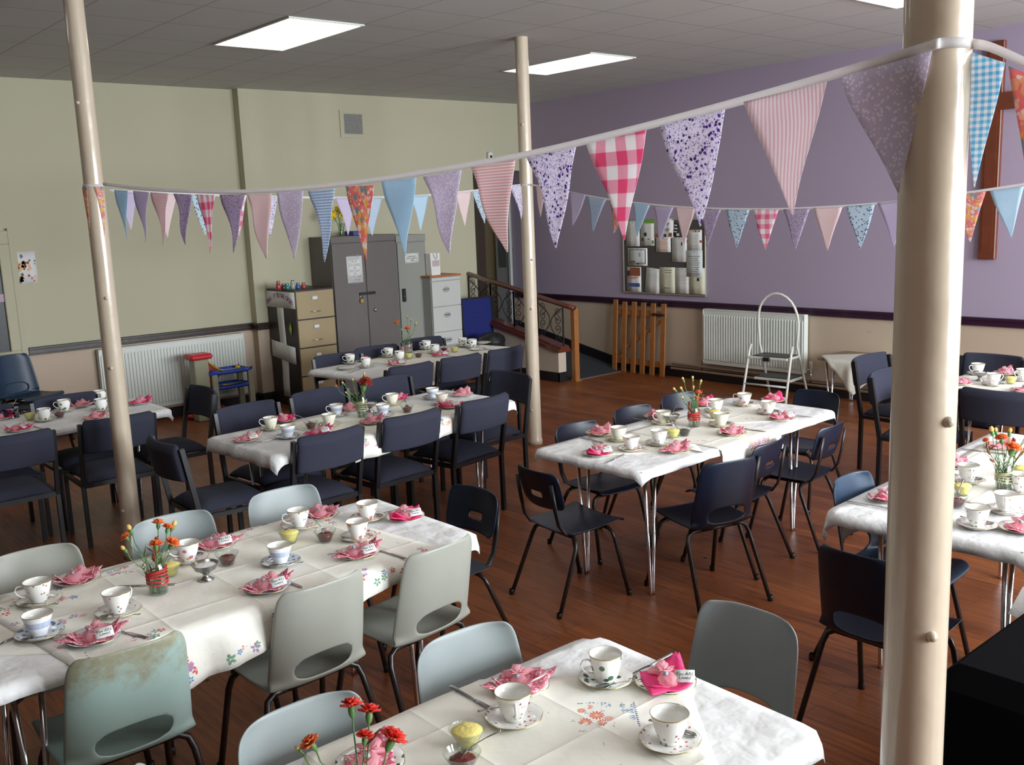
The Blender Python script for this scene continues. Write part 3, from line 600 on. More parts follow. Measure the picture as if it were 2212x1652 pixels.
# jars on it
random.seed(5)
for i, (px, py, c) in enumerate(((601, 617, (.4, .05, .05)), (612, 617, (.1, .02, .02)), (620, 615, (.02, .25, .25)), (632, 614, (.35, .37, .33)), (643, 613, (.05, .12, .35)), (655, 612, (.45, .06, .05)))):
    p = ony(px, py, 9.20-.02*i); nm = ('red', 'dark', 'teal', 'clear', 'blue', 'scarlet')[i]
    t = empty('jar', (p.x, p.y, 1.2355), 0, 'small glass jar with %s contents on the brown filing cabinet' % nm, 'jar', 'jars on the filing cabinet')
    h = .05+.03*(i % 3 == 0); MB().lathe([(.022, .001), (.024, .006), (.024, h*.7), (.017, h*.85), (.018, h)], 14, cap0=True).build('body', M('jar_of_%s' % nm, c, .15, nz=(60, .5)), t)
    MB().lathe([(.0001, h+.012), (.018, h+.012), (.019, h)], 14).build('lid', m_steel, t)
mg = M('brown_grey_cupboard_steel', (.135, .118, .112), .5, nz=(6, .06)); ml = M('light_grey_locker_steel', (.27, .275, .245), .5, nz=(5, .05)); mw = M('off_white_cabinet_steel', (.52, .53, .50), .5, nz=(5, .03))
t = empty('steel_cupboard', (5.39, 9.10, 0), 0, 'tall brown grey two-door steel cupboard with padlock and paper notice', 'cupboard')
MB().box(0, .83, .014, .45, 0, 1.75, bev=.006).box(.0, .83, -.003, .014, 1.68, 1.75, bev=.003).build('body', mg, t)
for x0, x1 in ((.006, .412), (.418, .824)):
    d = MB().box(x0, x1, -.006, .0135, .06, 1.675, bev=.004).build('door', mg, t)
MB().box(.40, .43, -.008, .013, 1.66, 1.674).build('door_gap', m_black, t)
b = MB(); b.lathe([(.0001, .03), (.012, .03), (.016, .022), (.016, .012), (.024, .006), (.024, 0)], 16, T(.50, -.006, .93, rx=PI/2)); b.build('knob', m_chrome, t)
b = MB(); b.box(.31, .52, -.018, -.006, 1.105, 1.135, bev=.003); b.build('hasp', m_blackplastic, t)
pl = empty('padlock', (5.39+.33, 9.085, 1.04), 0, 'small brass padlock hanging from the cupboard hasp', 'padlock')
MB().box(-.022, .022, -.012, .0, -.02, .025, bev=.004).build('body', M('brass', (.6, .45, .15), .3, 1, nz=None), pl)
MB().tube([(-.014, -.006, .02), (-.014, -.006, .05), (-.008, -.006, .064), (.008, -.006, .064), (.014, -.006, .05), (.014, -.006, .02)], .004, 8).build('shackle', m_chrome, pl)
def sign(px0, py0, px1, py1, Y, txt, size, label, mt=m_ink):
    c = ony((px0+px1)/2, (py0+py1)/2, Y); a = ony(px0, (py0+py1)/2, Y); d = ony(px1, (py0+py1)/2, Y); e = ony((px0+px1)/2, py0, Y); g = ony((px0+px1)/2, py1, Y)
    w_, h_ = (d.x-a.x)/2, (e.z-g.z)/2; t = empty('sign', (c.x, Y, c.z), 0, label, 'sign')
    MB().sheet([[(x*w_, -.003-.0015*math.sin(x*3+z), z*h_) for x in (-1, 0, 1)] for z in (-1, 0, 1)], .0012).build('sheet_of_paper', m_paper, t)
    text(txt, 'lettering', mt, t, size, Matrix.Translation((0, -.0052, 0)) @ Matrix.Rotation(PI/2, 4, 'X')); return t
sign(749, 553, 783, 611, 9.091, "PLEASE\nDON'T\nPUT\nCHAIRS\nIN\nFRONT\nOF\nCUPBOARD\nTHANK\nYOU", .040, "handwritten paper asking not to put chairs in front of the cupboard", m_inkg)
t = empty('steel_locker', (6.24, 9.12, 0), 0, 'tall light grey single steel locker between cupboard and white filing cabinet', 'locker')
MB().box(0, .41, .014, .43, 0, 1.73, bev=.006).box(0, .41, -.003, .014, 1.65, 1.73, bev=.003).build('body', ml, t)
MB().box(.01, .40, -.006, .0135, .06, 1.645, bev=.004).build('door', ml, t)
b = MB(); b.box(.04, .09, -.02, -.006, .98, 1.13, bev=.006); b.k = 1; b.lathe([(.0001, .006), (.008, .006), (.008, 0)], 10, T(.065, -.02, 1.04, rx=PI/2)); b.build('handle', [m_blackplastic, m_steel], t)
sign(874, 547, 904, 568, 9.111, "HarDown\nDon Venture\nCupt", .026, 'small printed paper label on the light grey locker')
t = empty('filing_cabinet', (6.57, 8.95, 0), 0, 'off-white filing cabinet with oval recessed handles and an orange board on top', 'filing cabinet', 'filing cabinets')
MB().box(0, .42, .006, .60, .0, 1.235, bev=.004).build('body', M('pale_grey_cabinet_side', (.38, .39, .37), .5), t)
MB().box(.004, .416, -.012, .0055, 1.195, 1.232, bev=.002).build('top_band', mw, t)
for k in range(4):
    z0 = .02+k*.293; dr = MB().box(.004, .416, -.012, .0055, z0, z0+.287, bev=.003).build('drawer', mw, t)
    b = MB(); b.lathe([(.0001, .002), (.045, .003), (.052, .0)], 24, T(.205, -.012, z0+.19, rx=PI/2) @ Matrix.Diagonal((1, .62, 1, 1))); b.build('recess', m_inkg, dr)
    b = MB(); b.box(.165, .245, -.022, -.014, z0+.185, z0+.198, bev=.003); b.build('handle', m_chrome, dr)
tag(MB().box(6.55, 7.0, 8.93, 9.54, 1.236, 1.256, bev=.003).build('wooden_board', M('orange_wood_board', (.42, .15, .045), .5, nz=(20, .2))), 'orange wooden board lying on the white filing cabinet', 'board')
t = empty('gift_bag', (6.70, 9.06, 1.2565), .12, 'white paper gift bag with cord handle on the white filing cabinet', 'bag')
b = MB(); b.add([(-.07, -.04, 0), (.07, -.04, 0), (.07, .04, 0), (-.07, .04, 0), (-.075, -.035, .25), (.075, -.035, .25), (.075, .035, .25), (-.075, .035, .25)], [(0, 3, 2, 1), (0, 1, 5, 4), (1, 2, 6, 5), (2, 3, 7, 6), (3, 0, 4, 7)]); b.k = 1; b.box(-.05, .06, -.0415, -.039, .10, .17); b.build('bag_body', [m_paper, M('pink_grey_print', (.5, .42, .42), .7)], t)
MB().tube([(-.03, -.037, .25), (-.02, -.05, .20), (0, -.052, .18), (.02, -.05, .20), (.03, -.037, .25)], .003, 6).build('handle', m_inkg, t)
# daffodils in a vase on the cupboard, blue box
p = ony(737, 506, 9.22)
t = empty('vase', (p.x, p.y, 1.751), 0, 'clear glass vase of yellow daffodils standing on the grey cupboard', 'vase')
MB().lathe([(.03, .001), (.033, .01), (.028, .08), (.038, .14), (.0365, .14), (.0265, .08), (.03, .012)], 16, cap0=True).build('glass_body', m_glass, t)
random.seed(8)
for k in range(9):
    a = k*2.4; q = (math.cos(a)*.055*((k % 3)+.6), math.sin(a)*.04, .21+.03*(k % 4)); f = empty('daffodil', (p.x, p.y, 1.756), 0, 'yellow daffodil in the glass vase on the grey cupboard', 'flower', 'daffodils on the cupboard')
    MB().tube([(q[0]*.1, q[1]*.1, .005), (q[0]*.4, q[1]*.4, .12), q], .003, 6).build('stem', m_stem, f)
    b = MB(); R_ = T(q[0], q[1], q[2], a, .9 if k % 2 else 1.3)
    for j in range(6): c_, s2 = math.cos(j*PI/3), math.sin(j*PI/3); b.add([(0, 0, 0), (.030*c_-.017*s2, .030*s2+.017*c_, .004), (.052*c_, .052*s2, .006), (.030*c_+.017*s2, .030*s2-.017*c_, .004)], [(0, 1, 2, 3), (3, 2, 1, 0)], True, R_)
    b.lathe([(.010, 0), (.012, .020), (.018, .030)], 10, R_); b.build('bloom', m_bloom['yellow'], f)
tag(MB().box(5.71, 5.90, 9.15, 9.33, 1.751, 1.80, bev=.004).build('storage_box', M('blue_box_card', (.03, .06, .25), .5)), 'flat blue box lying on top of the grey cupboard', 'box')
# blue board + black chair tucked beside it
t = empty('display_board', (7.33, 9.02, 0), 0, 'royal blue felt display board with black edge leaning beside the balustrade', 'board', tilt=(-.05, 0, 0))
MB().box(-.24, .20, -.012, .012, .02, .93).build('felt', M('royal_blue_felt', (.008, .014, .13), .9, nz=(60, .2)), t)
MB().box(-.26, -.24, -.018, .018, 0, .95).box(.20, .25, -.018, .018, 0, .95).box(-.24, .20, -.018, .018, 0, .02).box(-.24, .20, -.018, .018, .93, .95).build('frame', m_blackplastic, t)
t = empty('waste_bin', (7.16, 8.62, 0), 0, 'black bin standing in front of the blue board', 'bin')
MB().lathe([(.13, 0), (.15, .30), (.16, .46), (.165, .47), (.155, .47), (.13, .06)], 24, cap0=True).build('body', m_blackplastic, t)
MB().lathe([(.165, .471), (.15, .52), (.09, .56), (.0001, .57)], 24).build('lid', m_blackplastic, t)
# toy garage
mtoy = {k: M(k+'_toy_plastic', c, .35, nz=None) for k, c in dict(red=(.60, .02, .03), blue=(.01, .06, .42), yellow=(.75, .42, .02), stone=(.33, .33, .22), dark=(.05, .05, .06)).items()}
t = empty('toy_garage', (4.12, 9.26, 0), 0, 'plastic toy garage with grey tower, blue decks and yellow slide by the radiator', 'toy')
b = MB(); b.box(-.31, -.16, -.08, .06, 0, .62, bev=.008); b.build('tower', mtoy['stone'], t)
MB().box(-.35, -.12, -.11, .09, .62, .675, bev=.018).build('tower_roof', mtoy['red'], t)
for z in (.44, .29): MB().sheet([[(-.17+x*.46, -.10+y*.30, z+(.022 if x in (0, 1) or y in (0, 1) else 0)) for y in (0, .05, .5, .95, 1)] for x in (0, .03, .3, .6, .97, 1)], .03).build('deck', mtoy['blue'], t)
for x, y in ((.27, -.08), (.27, .16), (-.12, -.09)): MB().box(x-.03, x+.03, y-.02, y+.02, 0, .45, bev=.005).build('pillar', mtoy['stone'], t)
MB().sheet([[(-.155+.20*k/6, y, .44+.135*(1-(k/6)**1.0)*(1-.25*math.sin(PI*k/6))+(.012 if abs(y+.02) > .03 else 0)) for y in (-.06, -.045, .005, .02)] for k in range(7)], .006).build('slide', mtoy['yellow'], t)
MB().box(-.05, .12, -.05, .0, .318, .33, T(ry=.1)).build('ramp', mtoy['yellow'], t)
MB().lathe([(.10, -.01), (.11, 0), (.10, .01), (.0001, .012)], 20, T(-.08, .13, .43, rx=PI/2)).build('lift_wheel', mtoy['red'], t)
MB().box(-.2, .30, -.12, .22, 0, .04, bev=.01).build('base', mtoy['dark'], t)
for (x, y, z) in ((.20, .05, .475), (.315, .1, .43), (.33, .1, .30)): MB().box(x-.025, x+.025, y-.02, y+.02, z-.018, z+.018, bev=.01).build('knob', mtoy['yellow'], t)
def toycar(px, py, c1, c2, label, rz):
    p = onz(px, py, 0); t = empty('toy_car', (p.x, p.y, 0), rz, label, 'toy')
    MB().box(-.07, .07, -.035, .035, .02, .055, bev=.012).build('body', mtoy[c1], t); MB().box(-.03, .045, -.03, .03, .055, .085, bev=.012).build('cabin', mtoy[c2], t)
    for x in (-.04, .04):
        for y in (-.036, .036): MB().lathe([(.0001, .006), (.018, .006), (.018, -.006), (.0001, -.006)], 12, T(x, y, .018, rx=PI/2)).build('wheel', mtoy['dark'], t)
toycar(420, 905, 'red', 'yellow', 'red and yellow toy car on the floor beside the toy garage', .5)
toycar(478, 893, 'yellow', 'red', 'yellow and red toy car under the toy garage decks', -.4)
# step stool
t = empty('step_stool', (8.14, 5.42, 0), .10, 'white tubular two-step stool with black treads before the radiator', 'step stool')
ms = M('white_painted_tube', (.62, .62, .56), .35, nz=(10, .05))
b = MB(); pts = [(-.30, .25, .0), (-.24, .24, .10), (-.16, .235, .45)]; b.tube([(-.29, .25, 0), (-.235, .232, .10), (-.13, .225, .50), (-.10, .222, .56)], .0125, 10); b.tube([(-.29, -.25, 0), (-.235, -.232, .10), (-.13, -.225, .50), (-.10, -.222, .56)], .0125, 10); b.tube([(-.215, .23, .18), (-.215, -.23, .18)], .010, 8); b.build('front_legs', ms, t)
hoop = [(.26, .21, 0), (.16, .205, .25), (.03, .20, .55)]+[(.03-.045*math.sin(PI*k/12), .215*math.cos(PI*k/12), .76+.30*math.sin(PI*k/12)**.9) for k in range(13)]+[(.03, -.20, .55), (.16, -.205, .25), (.26, -.21, 0)]
b = MB(); b.tube(hoop, .0125, 10); b.build('hoop', ms, t)
b = MB(); b.box(-.17, .10, -.20, .20, .425, .450, bev=.006); b.k = 1; b.box(-.15, .09, -.18, .18, .4505, .456); b.build('tread', [ms, m_blackplastic], t)
b = MB(); b.box(-.09, .16, -.20, .20, .205, .230, bev=.006); b.k = 1; b.box(-.07, .15, -.18, .18, .2305, .236); b.build('tread', [ms, m_blackplastic], t)
MB().box(-.185, -.165, -.02, .05, .41, .45, bev=.004).build('latch', m_blackplastic, t)
for y in (.21, -.21): MB().lathe([(.016, 0), (.016, .03)], 10, T(.26, y, 0), cap0=True).build('rubber_foot', m_blackplastic, t)
# ================================================================ chairs
def thing0(name): return empty(name, (0, 0, 0))
def make_uph():
    t = thing0('upholstered_chair')
    def yb(z): return .06-.07*max(0, (z-.40)/.40)
    for sx in (-1, 1):
        b = MB(); x = sx*.222; b.tube([(x, .055, 0), (x, .06, .40), (x, -.012, .815)], .0165, 4, flat=(1, 1.15)); b.build('leg', m_black, t)
        b = MB(); b.tube([(x, .475, 0), (x, .47, .425)], .0165, 4, flat=(1, 1.15)); b.build('leg', m_black, t)
    b = MB()
    for sx in (-1, 1): b.box(sx*.222-.011, sx*.222+.011, .06, .47, .395, .42)
    b.box(-.22, .22, .46, .48, .39, .42); b.box(-.22, .22, .05, .07, .39, .42); b.build('seat_frame', m_black, t)
    P = []
    for i in range(9):
        u = i/8; row = []
        for j in range(9):
            v = j/8; e = (1-abs(2*u-1)**6)*(1-abs(2*v-1)**6); row.append((-.207+.414*v, .045+.455*u, .432+.050*e**.5+.008*math.sin(PI*u)*math.sin(PI*v)-.012*max(0, u-.8)*5))
        P.append(row)
    MB().sheet(P, .035).build('seat_cushion', m_uph, t, subsurf=1)
    P = []
    for i in range(8):
        w_ = i/7; z = .622+.192*w_; row = []
        for j in range(11):
            v = 2*j/10-1; y = yb(z)-.012-.045*(1-v*v)+.012; row.append((v*.208, y, z))
        P.append(row)
        P.append(row)
    MB().sheet(P, -.040).build('back_cushion', m_uph, t, subsurf=1)
    return t
def shell_pt(u, v, top=.775, wS=.205, wB=.190, wT=.170):
    """u 0..1 along the profile (seat front to back top), v -1..1 across"""
    r, ZB, A_ = .050, .408, 1.36
    if u < .44:
        s = u/.44; y = .455-.365*s; z = .434-.026*s-.010*math.sin(PI*s)-(.03*(1-s/.12)**2 if s < .12 else 0); w_ = wS-.010*s
        return (v*w_, y, z+.014*abs(v)**3)
    if u < .54:
        s = (u-.44)/.10; a = s*A_; y = .090-r*math.sin(a); z = ZB+r*(1-math.cos(a)); w_ = wS-.010-(wS-.010-wB)*s
        return (v*w_, y+.042*abs(v)**3*s, z+.014*abs(v)**3*(1-s))
    s = (u-.54)/.46; y0 = .090-r*math.sin(A_); z0 = ZB+r*(1-math.cos(A_)); y = y0-.062*s; z = z0+(top-z0)*s
    w_ = wB-(wB-wT)*s**1.2; ex = .030*abs(v)**4+.012*v*v+.012*abs(v)**3*(1-s)
    return (v*w_, y+ex, z)
def shell_mb(mt, hole, top=.775, name='shell', t=None, u0=0., u1=1., hole_c=(.585, 0), hole_r=(.062, .60), wT=.170, wB=.190, cr=.10):
    NU, NV = 44, 20; cu, cv = hole_c[0], 0; rU, rV = hole_r
    G = [[[u0+(u1-u0)*i/NU, -1+2*j/NV] for j in range(NV+1)] for i in range(NU+1)]
    inside = lambda u, v: hole and (abs((u-cu)/rU)**2.6+abs(v/rV)**2.6 < 1)
    dele = {(i, j) for i in range(NU) for j in range(NV) if inside((G[i][j][0]+G[i+1][j][0])/2, (G[i][j][1]+G[i][j+1][1])/2)}
    if dele:
        tch = {}
        for (i, j) in dele:
            for q in ((i, j), (i+1, j), (i, j+1), (i+1, j+1)): tch[q] = tch.get(q, 0)+1
        for (i, j), c in tch.items():
            if c < 4:
                u, v = G[i][j]; k = (abs((u-cu)/rU)**2.6+abs(v/rV)**2.6)**(1/2.6)
                if k > 1e-6: G[i][j] = [cu+(u-cu)/k, v/k]
    P = []
    for i in range(NU+1):
        row = []
        for j in range(NV+1):
            u, v = G[i][j]
            q = list(shell_pt(u, v, top, wB=wB, wT=wT))
            # rounded corners at both ends
            for ue, sg in ((u1, 1), (u0, -1)):
                e = abs(ue-u)/cr*1.0
                if e < 1 and abs(v) > 0: k = 1-(1-e)**2; q[0] *= 1-(1-math.sqrt(max(0, k)))*.17*(1 if sg > 0 else .6)
            row.append(q)
        P.append(row)
    b = MB(); b.sheet(P, .007, mask=lambda i, j: (i, j) not in dele); return b.build(name, mt, t, subsurf=1)
def tube_legs(t, w_=.160, wf=.215, r=.0115, yr=(.13, -.03), yf=(.37, .455)):
    for (a, c) in (yr, yf):
        for sx in (-1, 1):
            b = MB(); b.tube([(sx*(w_-.07), a, .388), (sx*(w_-.01), a, .388), (sx*(w_+.018), a+(c-a)*.04, .372), (sx*(w_+.030), a+(c-a)*.12, .335), (sx*wf, c, .0)], r, 8); lg = b.build('leg', m_blacktube, t); MB().lathe([(.014, .0), (.0145, .022), (.012, .03)], 8, T(sx*wf, c, 0), cap0=True).build('rubber_foot', m_blackplastic, lg)
    b = MB()
    for a in (yr[0], yf[0]): b.tube([(-(w_-.06), a, .388), (w_-.06, a, .388)], r, 8)
    for sx in (-1, 1): b.tube([(sx*.10, yr[0], .386), (sx*.10, yf[0], .386)], r*.8, 8)
    b.build('under_frame', m_blacktube, t)
def make_shell(name, mt, hole=True, top=.775, wT=.170):
    t = thing0(name); shell_mb(mt, hole, top, 'shell', t, wT=wT); tube_legs(t); return t
def make_split(name, mt):
    t = thing0(name)
    shell_mb(mt, False, .755, 'seat', t, 0, .48, cr=.05)
    NU, NV = 14, 16; P = []; du = {(i, j) for i in (4, 5) for j in range(6, 10)}
    for i in range(NU+1):
        s = i/NU; z = .545+.215*s; row = []
        for j in range(NV+1):
            v = -1+2*j/NV; e = min(s, 1-s)/.32; k = 1 if e > 1 else 1-.20*(1-math.sqrt(max(0, 1-(1-e)**2)))
            row.append((v*.185*k, .022-.055*s+.040*v*v+.012*math.sin(PI*s)*0, z))
        P.append(row)
    MB().sheet(P, .009, mask=lambda i, j: (i, j) not in du).build('backrest', mt, t, subsurf=1)
    for sx in (-1, 1): b = MB(); b.tube([(sx*.145, .13, .405), (sx*.150, .07, .420), (sx*.150, .035, .47), (sx*.150, .012, .57), (sx*.148, -.008, .70)], .011, 6, flat=(1.5, .7)); b.build('back_post', m_black, t)
    tube_legs(t); return t
U0 = make_uph(); G0 = make_shell('grey_plastic_chair', m_grey); GL0 = make_shell('grey_plastic_chair', m_greyl); MI0 = make_shell('mint_plastic_chair', m_mint)
N0 = make_shell('navy_plastic_chair', m_navy); NF0 = make_shell('navy_plastic_chair', m_navyf); S0 = make_split('navy_slot_back_chair', m_navy)
U0.scale = (1, .97, .965); S0.scale = (.93, .93, .925); N0.scale = (.97, .97, .96)
index_kids()
USED = set()
def chair(proto, x, y, face, label, group, z=0):
    if proto.name in USED: o = copy_tree(proto)
    else: o = proto; USED.add(proto.name)
    o.location = (x, y, z); o.rotation_euler = (0, 0, math.radians(face-90)); tag(o, label, 'chair', group); return o
NU_ = 'navy upholstered chair '
g2, g3, g6, g1, g4, g5, g7, g8 = ['chairs around the '+q for q in ('middle left table', 'table by the cupboards', 'table by the left radiator', 'middle table', 'left front table', 'nearest table', 'right table behind the column', 'far right table')]
def off(x, y, face, d): return x+math.cos(math.radians(face))*d, y+math.sin(math.radians(face))*d
# table 2
chair(U0, 2.61, 4.58, 94, NU_+'leftmost of three on the near side of the middle left table', g2)
chair(U0, 3.18, 4.62, 94, NU_+'middle of three on the near side of the middle left table', g2)
chair(U0, 3.76, 4.65, 97, NU_+'rightmost of three on the near side of the middle left table', g2)
chair(U0, 1.93, 5.10, -2, NU_+'alone at the left end of the middle left table', g2)
chair(U0, 2.66, 5.64, -86, NU_+'leftmost of three on the far side of the middle left table', g2)
chair(U0, 3.22, 5.71, -88, NU_+'middle of three on the far side of the middle left table', g2)
chair(U0, 3.78, 5.74, -86, NU_+'with a red mark at the far side of the middle left table', g2)
chair(U0, 4.45, 5.20, 182, NU_+'at the right end of the middle left table beside the column', g2)
# table 3
chair(U0, 4.27, 6.17, 92, NU_+'leftmost of three on the near side, table by the cupboards', g3)
chair(U0, 4.79, 6.20, 92, NU_+'middle of three on the near side, table by the cupboards', g3)
chair(U0, 5.30, 6.23, 95, NU_+'rightmost near side chair, table by the cupboards, behind the column', g3)
chair(U0, 4.22, 7.13, -97, NU_+'leftmost on the far side, in front of the tan drawers', g3)
chair(U0, 4.70, 7.25, -97, NU_+'far side, middle, in front of the grey cupboard', g3)
chair(U0, 5.28, 7.35, -97, NU_+'far side, right, in front of the light grey locker', g3)
# table 6
chair(U0, 1.37, 5.98, 90, NU_+'near side of the radiator table, left edge of the picture', g6)
chair(U0, 1.97, 6.00, 88, NU_+'near side of the radiator table, behind the left column', g6)
chair(U0, 1.98, 7.02, -90, NU_+'far side of the radiator table, just left of the column', g6)
chair(U0, 1.43, 7.00, -90, NU_+'far side of the radiator table, below the blue plastic chair', g6)
chair(U0, 2.72, 6.52, 180, NU_+'at the right end of the radiator table near the toy garage', g6)
chair(NF0, 2.20, 9.32, -72, 'blue plastic chair stacked uppermost against the left wall', 'spare chairs', z=.095)
chair(NF0, 2.20, 9.32, -72, 'blue plastic chair underneath the stacked one against the left wall', 'spare chairs')
# table 1
chair(N0, 3.70, 2.70, 74, 'navy one-piece plastic chair on the near side of the middle table', g1)
chair(S0, 4.27, 2.87, 96, 'navy slot back chair, middle of the near side of the middle table', g1)
chair(S0, 4.83, 2.84, 96, 'navy slot back chair, rightmost on the near side of the middle table', g1)
chair(S0, 3.07, 3.41, -6, 'navy slot back chair at the left end of the middle table', g1)
chair(S0, 5.62, 3.42, 180, 'navy slot back chair at the right end of the middle table', g1)
chair(S0, 3.92, 3.98, -95, 'navy slot back chair, leftmost on the far side of the middle table', g1)
chair(S0, 4.49, 4.05, -95, 'navy slot back chair, middle of the far side of the middle table', g1)
chair(S0, 5.00, 4.10, -95, 'navy slot back chair behind the flowers on the middle table', g1)
# table 4
GP = 'grey plastic chair '
chair(GL0, .88, 3.80, -92, 'light '+GP+'leftmost on the far side of the left front table', g4)
chair(G0, 1.42, 3.82, -94, GP+'behind the red-ribboned flower jar, far side', g4)
chair(G0, 1.92, 3.82, -92, GP+'rightmost on the far side of the left front table', g4)
chair(MI0, .845, 2.68, 88, 'worn mint green plastic chair with tan scuffs on the near side', g4)
chair(GL0, 1.49, 2.70, 92, 'light '+GP+'next to the mint chair, seen from behind', g4)
chair(GL0, 1.98, 2.70, 96, 'light '+GP+'rightmost near side of the left front table', g4)
chair(S0, 2.66, 3.36, 182, 'navy slot back chair at the right end of the left front table', g4)
chair(GL0, .50, 2.04, 90, 'light '+GP+'of which only the top shows at the bottom edge', g5)
# table 5
chair(G0, 1.015, 2.03, -92, GP+'lower left, far side of the nearest table behind the carnations', g5)
chair(G0, 1.56, 2.07, -94, GP+'far side of the nearest table, upper one', g5)
chair(G0, 2.25, 1.57, 181, GP+'at the right end of the nearest table', g5)
# table 7
chair(NF0, 3.69, 2.10, -88, 'blue plastic chair at the far side of the table behind the near column', g7)
chair(N0, 2.95, 1.64, 0, 'dark navy one-piece chair at the left end of the right table', g7)
chair(N0, 3.98, .98, 92, 'navy plastic chair on the near side of the right table', g7)
# table 8
chair(U0, 7.02, 2.90, 180, NU_+'far side of the far right table against the beige wall', g8)
chair(U0, 5.80, 2.34, 2, NU_+'near side of the far right table, seen from behind', g8)
chair(U0, 6.58, 3.56, -94, NU_+'left of the near column, the further one', g8)
chair(U0, 6.05, 3.16, -88, NU_+'mostly hidden behind the near column, far right table', g8)
# ================================================================ tables and cloths
def drape(b, A, B, cx, cy, ha, hb, rot, zt, R=.05, rr=.010, amp=.010, step=.035, seed=0, th=.0012, freq=22, flare=.10, corner=.0, matf=None):
    nu, nv = max(6, int(2*ha/step)), max(6, int(2*hb/step)); P = []; c_, s_ = math.cos(rot), math.sin(rot)
    rnd = Vector((seed*3.1, seed*1.7, 0))
    for i in range(nu+1):
        row = []
        for j in range(nv+1):
            u, v = -ha+2*ha*i/nu, -hb+2*hb*j/nv
            row.append(drp(cx+u*c_-v*s_, cy+u*s_+v*c_, A, B, zt, R, rr, amp, freq, flare, rnd, seed))
        P.append(row)
    b.sheet(P, th, matf=matf); return b
def drp(x, y, A, B, zt, R, rr, amp, freq, flare, rnd, seed, lift=0):
    ix, iy = max(-A+R, min(A-R, x)), max(-B+R, min(B-R, y)); vx, vy = x-ix, y-iy; L = math.hypot(vx, vy)
    if L <= R: return (x, y, zt+lift+.0012*mnoise.noise(Vector((x*6, y*6, 0))+rnd)*(1 if amp > .004 else .3))
    dx, dy = vx/L, vy/L; d = L-R; qx, qy = ix+dx*R, iy+dy*R; a = min(d/rr, PI/2); o = rr*math.sin(a); z = zt-rr*(1-math.cos(a)); d2 = max(0, d-rr*PI/2)
    s = ix*1.3-iy*1.1+math.atan2(dy, dx)*.35; k = min(1, d2/.07)
    o += amp*k*(math.sin(s*freq+seed)+.6*math.sin(s*freq*1.9+seed*2))+flare*d2*(.6+.5*mnoise.noise(Vector((x*4, y*4, 0))+rnd)) + amp*k*.8
    return (qx+dx*(o+lift), qy+dy*(o+lift), z-d2*.985)
TZ = .71
def table(cx, cy, rot, L, Wd, label, over, mt, cloth_label, legs=True, hl=None, seed=1, amp=.010, zt=TZ, ins=(.24, .14), name='folding_table', topm=None):
    g = empty(name, (cx, cy, 0), rot, label, 'table', 'folding tables')
    A, B = L/2, Wd/2
    b = MB(); ring = []
    for (qx, qy, a0) in ((1, 1, 0), (-1, 1, PI/2), (-1, -1, PI), (1, -1, 1.5*PI)):
        for k in range(6): a = a0+PI/2*k/5; ring.append((qx*(A-.052)+.046*math.cos(a), qy*(B-.052)+.046*math.sin(a)))
    nr = len(ring); b.add([(x, y, z) for z in (zt-.024, zt-.002) for x, y in ring], [tuple(range(nr))[::-1], tuple(range(nr, 2*nr))]+[(i, (i+1) % nr, nr+(i+1) % nr, nr+i) for i in range(nr)]); b.build('tabletop', topm or m_cream, g)
    b = MB(); b.box(-A+.1, A-.1, -B+.08, -B+.10, zt-.06, zt-.025); b.box(-A+.1, A-.1, B-.10, B-.08, zt-.06, zt-.025); b.build('apron', m_steel, g)
    for sx in (-1, 1):
        for sy in (-1, 1):
            b = MB(); x, y = sx*(A-ins[0]), sy*(B-ins[1]); x2, y2 = sx*(A-ins[0]+.0), sy*(B-ins[1]+.0)
            b.tube([(x-sx*.03, y, zt-.03), (x2-.0, y2, .02), (x2, y2, 0)], .0095, 8); b.tube([(x+sx*.055, y, zt-.03), (x2+sx*.018, y2, .02), (x2+sx*.018, y2, 0)], .0095, 8)
            b.build('leg', m_chrome, g)
    if over:
        b = MB(); drape(b, A, B, 0, 0, A+over[0], B+over[1], 0, zt+.0015, seed=seed, amp=amp)
        o = b.build('tablecloth', mt, None, (cx, cy, 0), rot); tag(o, cloth_label, 'tablecloth', 'white table covers')
    return g
def overcloth(cx, cy, rot, L, Wd, ox, oy, ha, hb, r2, mt, label, zt=TZ+.003, seed=5, amp=.012, step=.03, flowers=None, extra=None, flare=.12):
    b = MB(); drape(b, L/2, Wd/2, ox, oy, ha, hb, r2, zt+.0015, seed=seed, amp=amp, rr=.030, step=step, flare=flare)
    if flowers:
        random.seed(seed); rnd = Vector((seed*3.1, seed*1.7, 0)); c_, s_ = math.cos(r2), math.sin(r2)
        for (u, v, r, k, n) in flowers:
            for j in range(n):
                a = 2*PI*j/n+u*9; pu, pv = u+math.cos(a)*r*.62, v+math.sin(a)*r*.62; ring = []
                for q in range(6):
                    t_ = 2*PI*q/6; pl, pw = (.46, .27) if n < 9 else (.34, .12); uu, vv = pu+r*pl*math.cos(t_)*math.cos(a)-r*pw*math.sin(t_)*math.sin(a), pv+r*pl*math.cos(t_)*math.sin(a)+r*pw*math.sin(t_)*math.cos(a)
                    ring.append(drp(ox+uu*c_-vv*s_, oy+uu*s_+vv*c_, L/2, Wd/2, zt+.0015, .05, .030, amp, 22, flare, rnd, seed, lift=.0012))
                b.k = k; b.add(ring, [tuple(range(6))])
    b.k = 0
    o = b.build('embroidered_cloth', [mt]+[m_thr[q] for q in ('red', 'pink', 'mauve', 'blue', 'green', 'orange')], None, (cx, cy, 0), rot)
    tag(o, label, 'tablecloth', None); return o
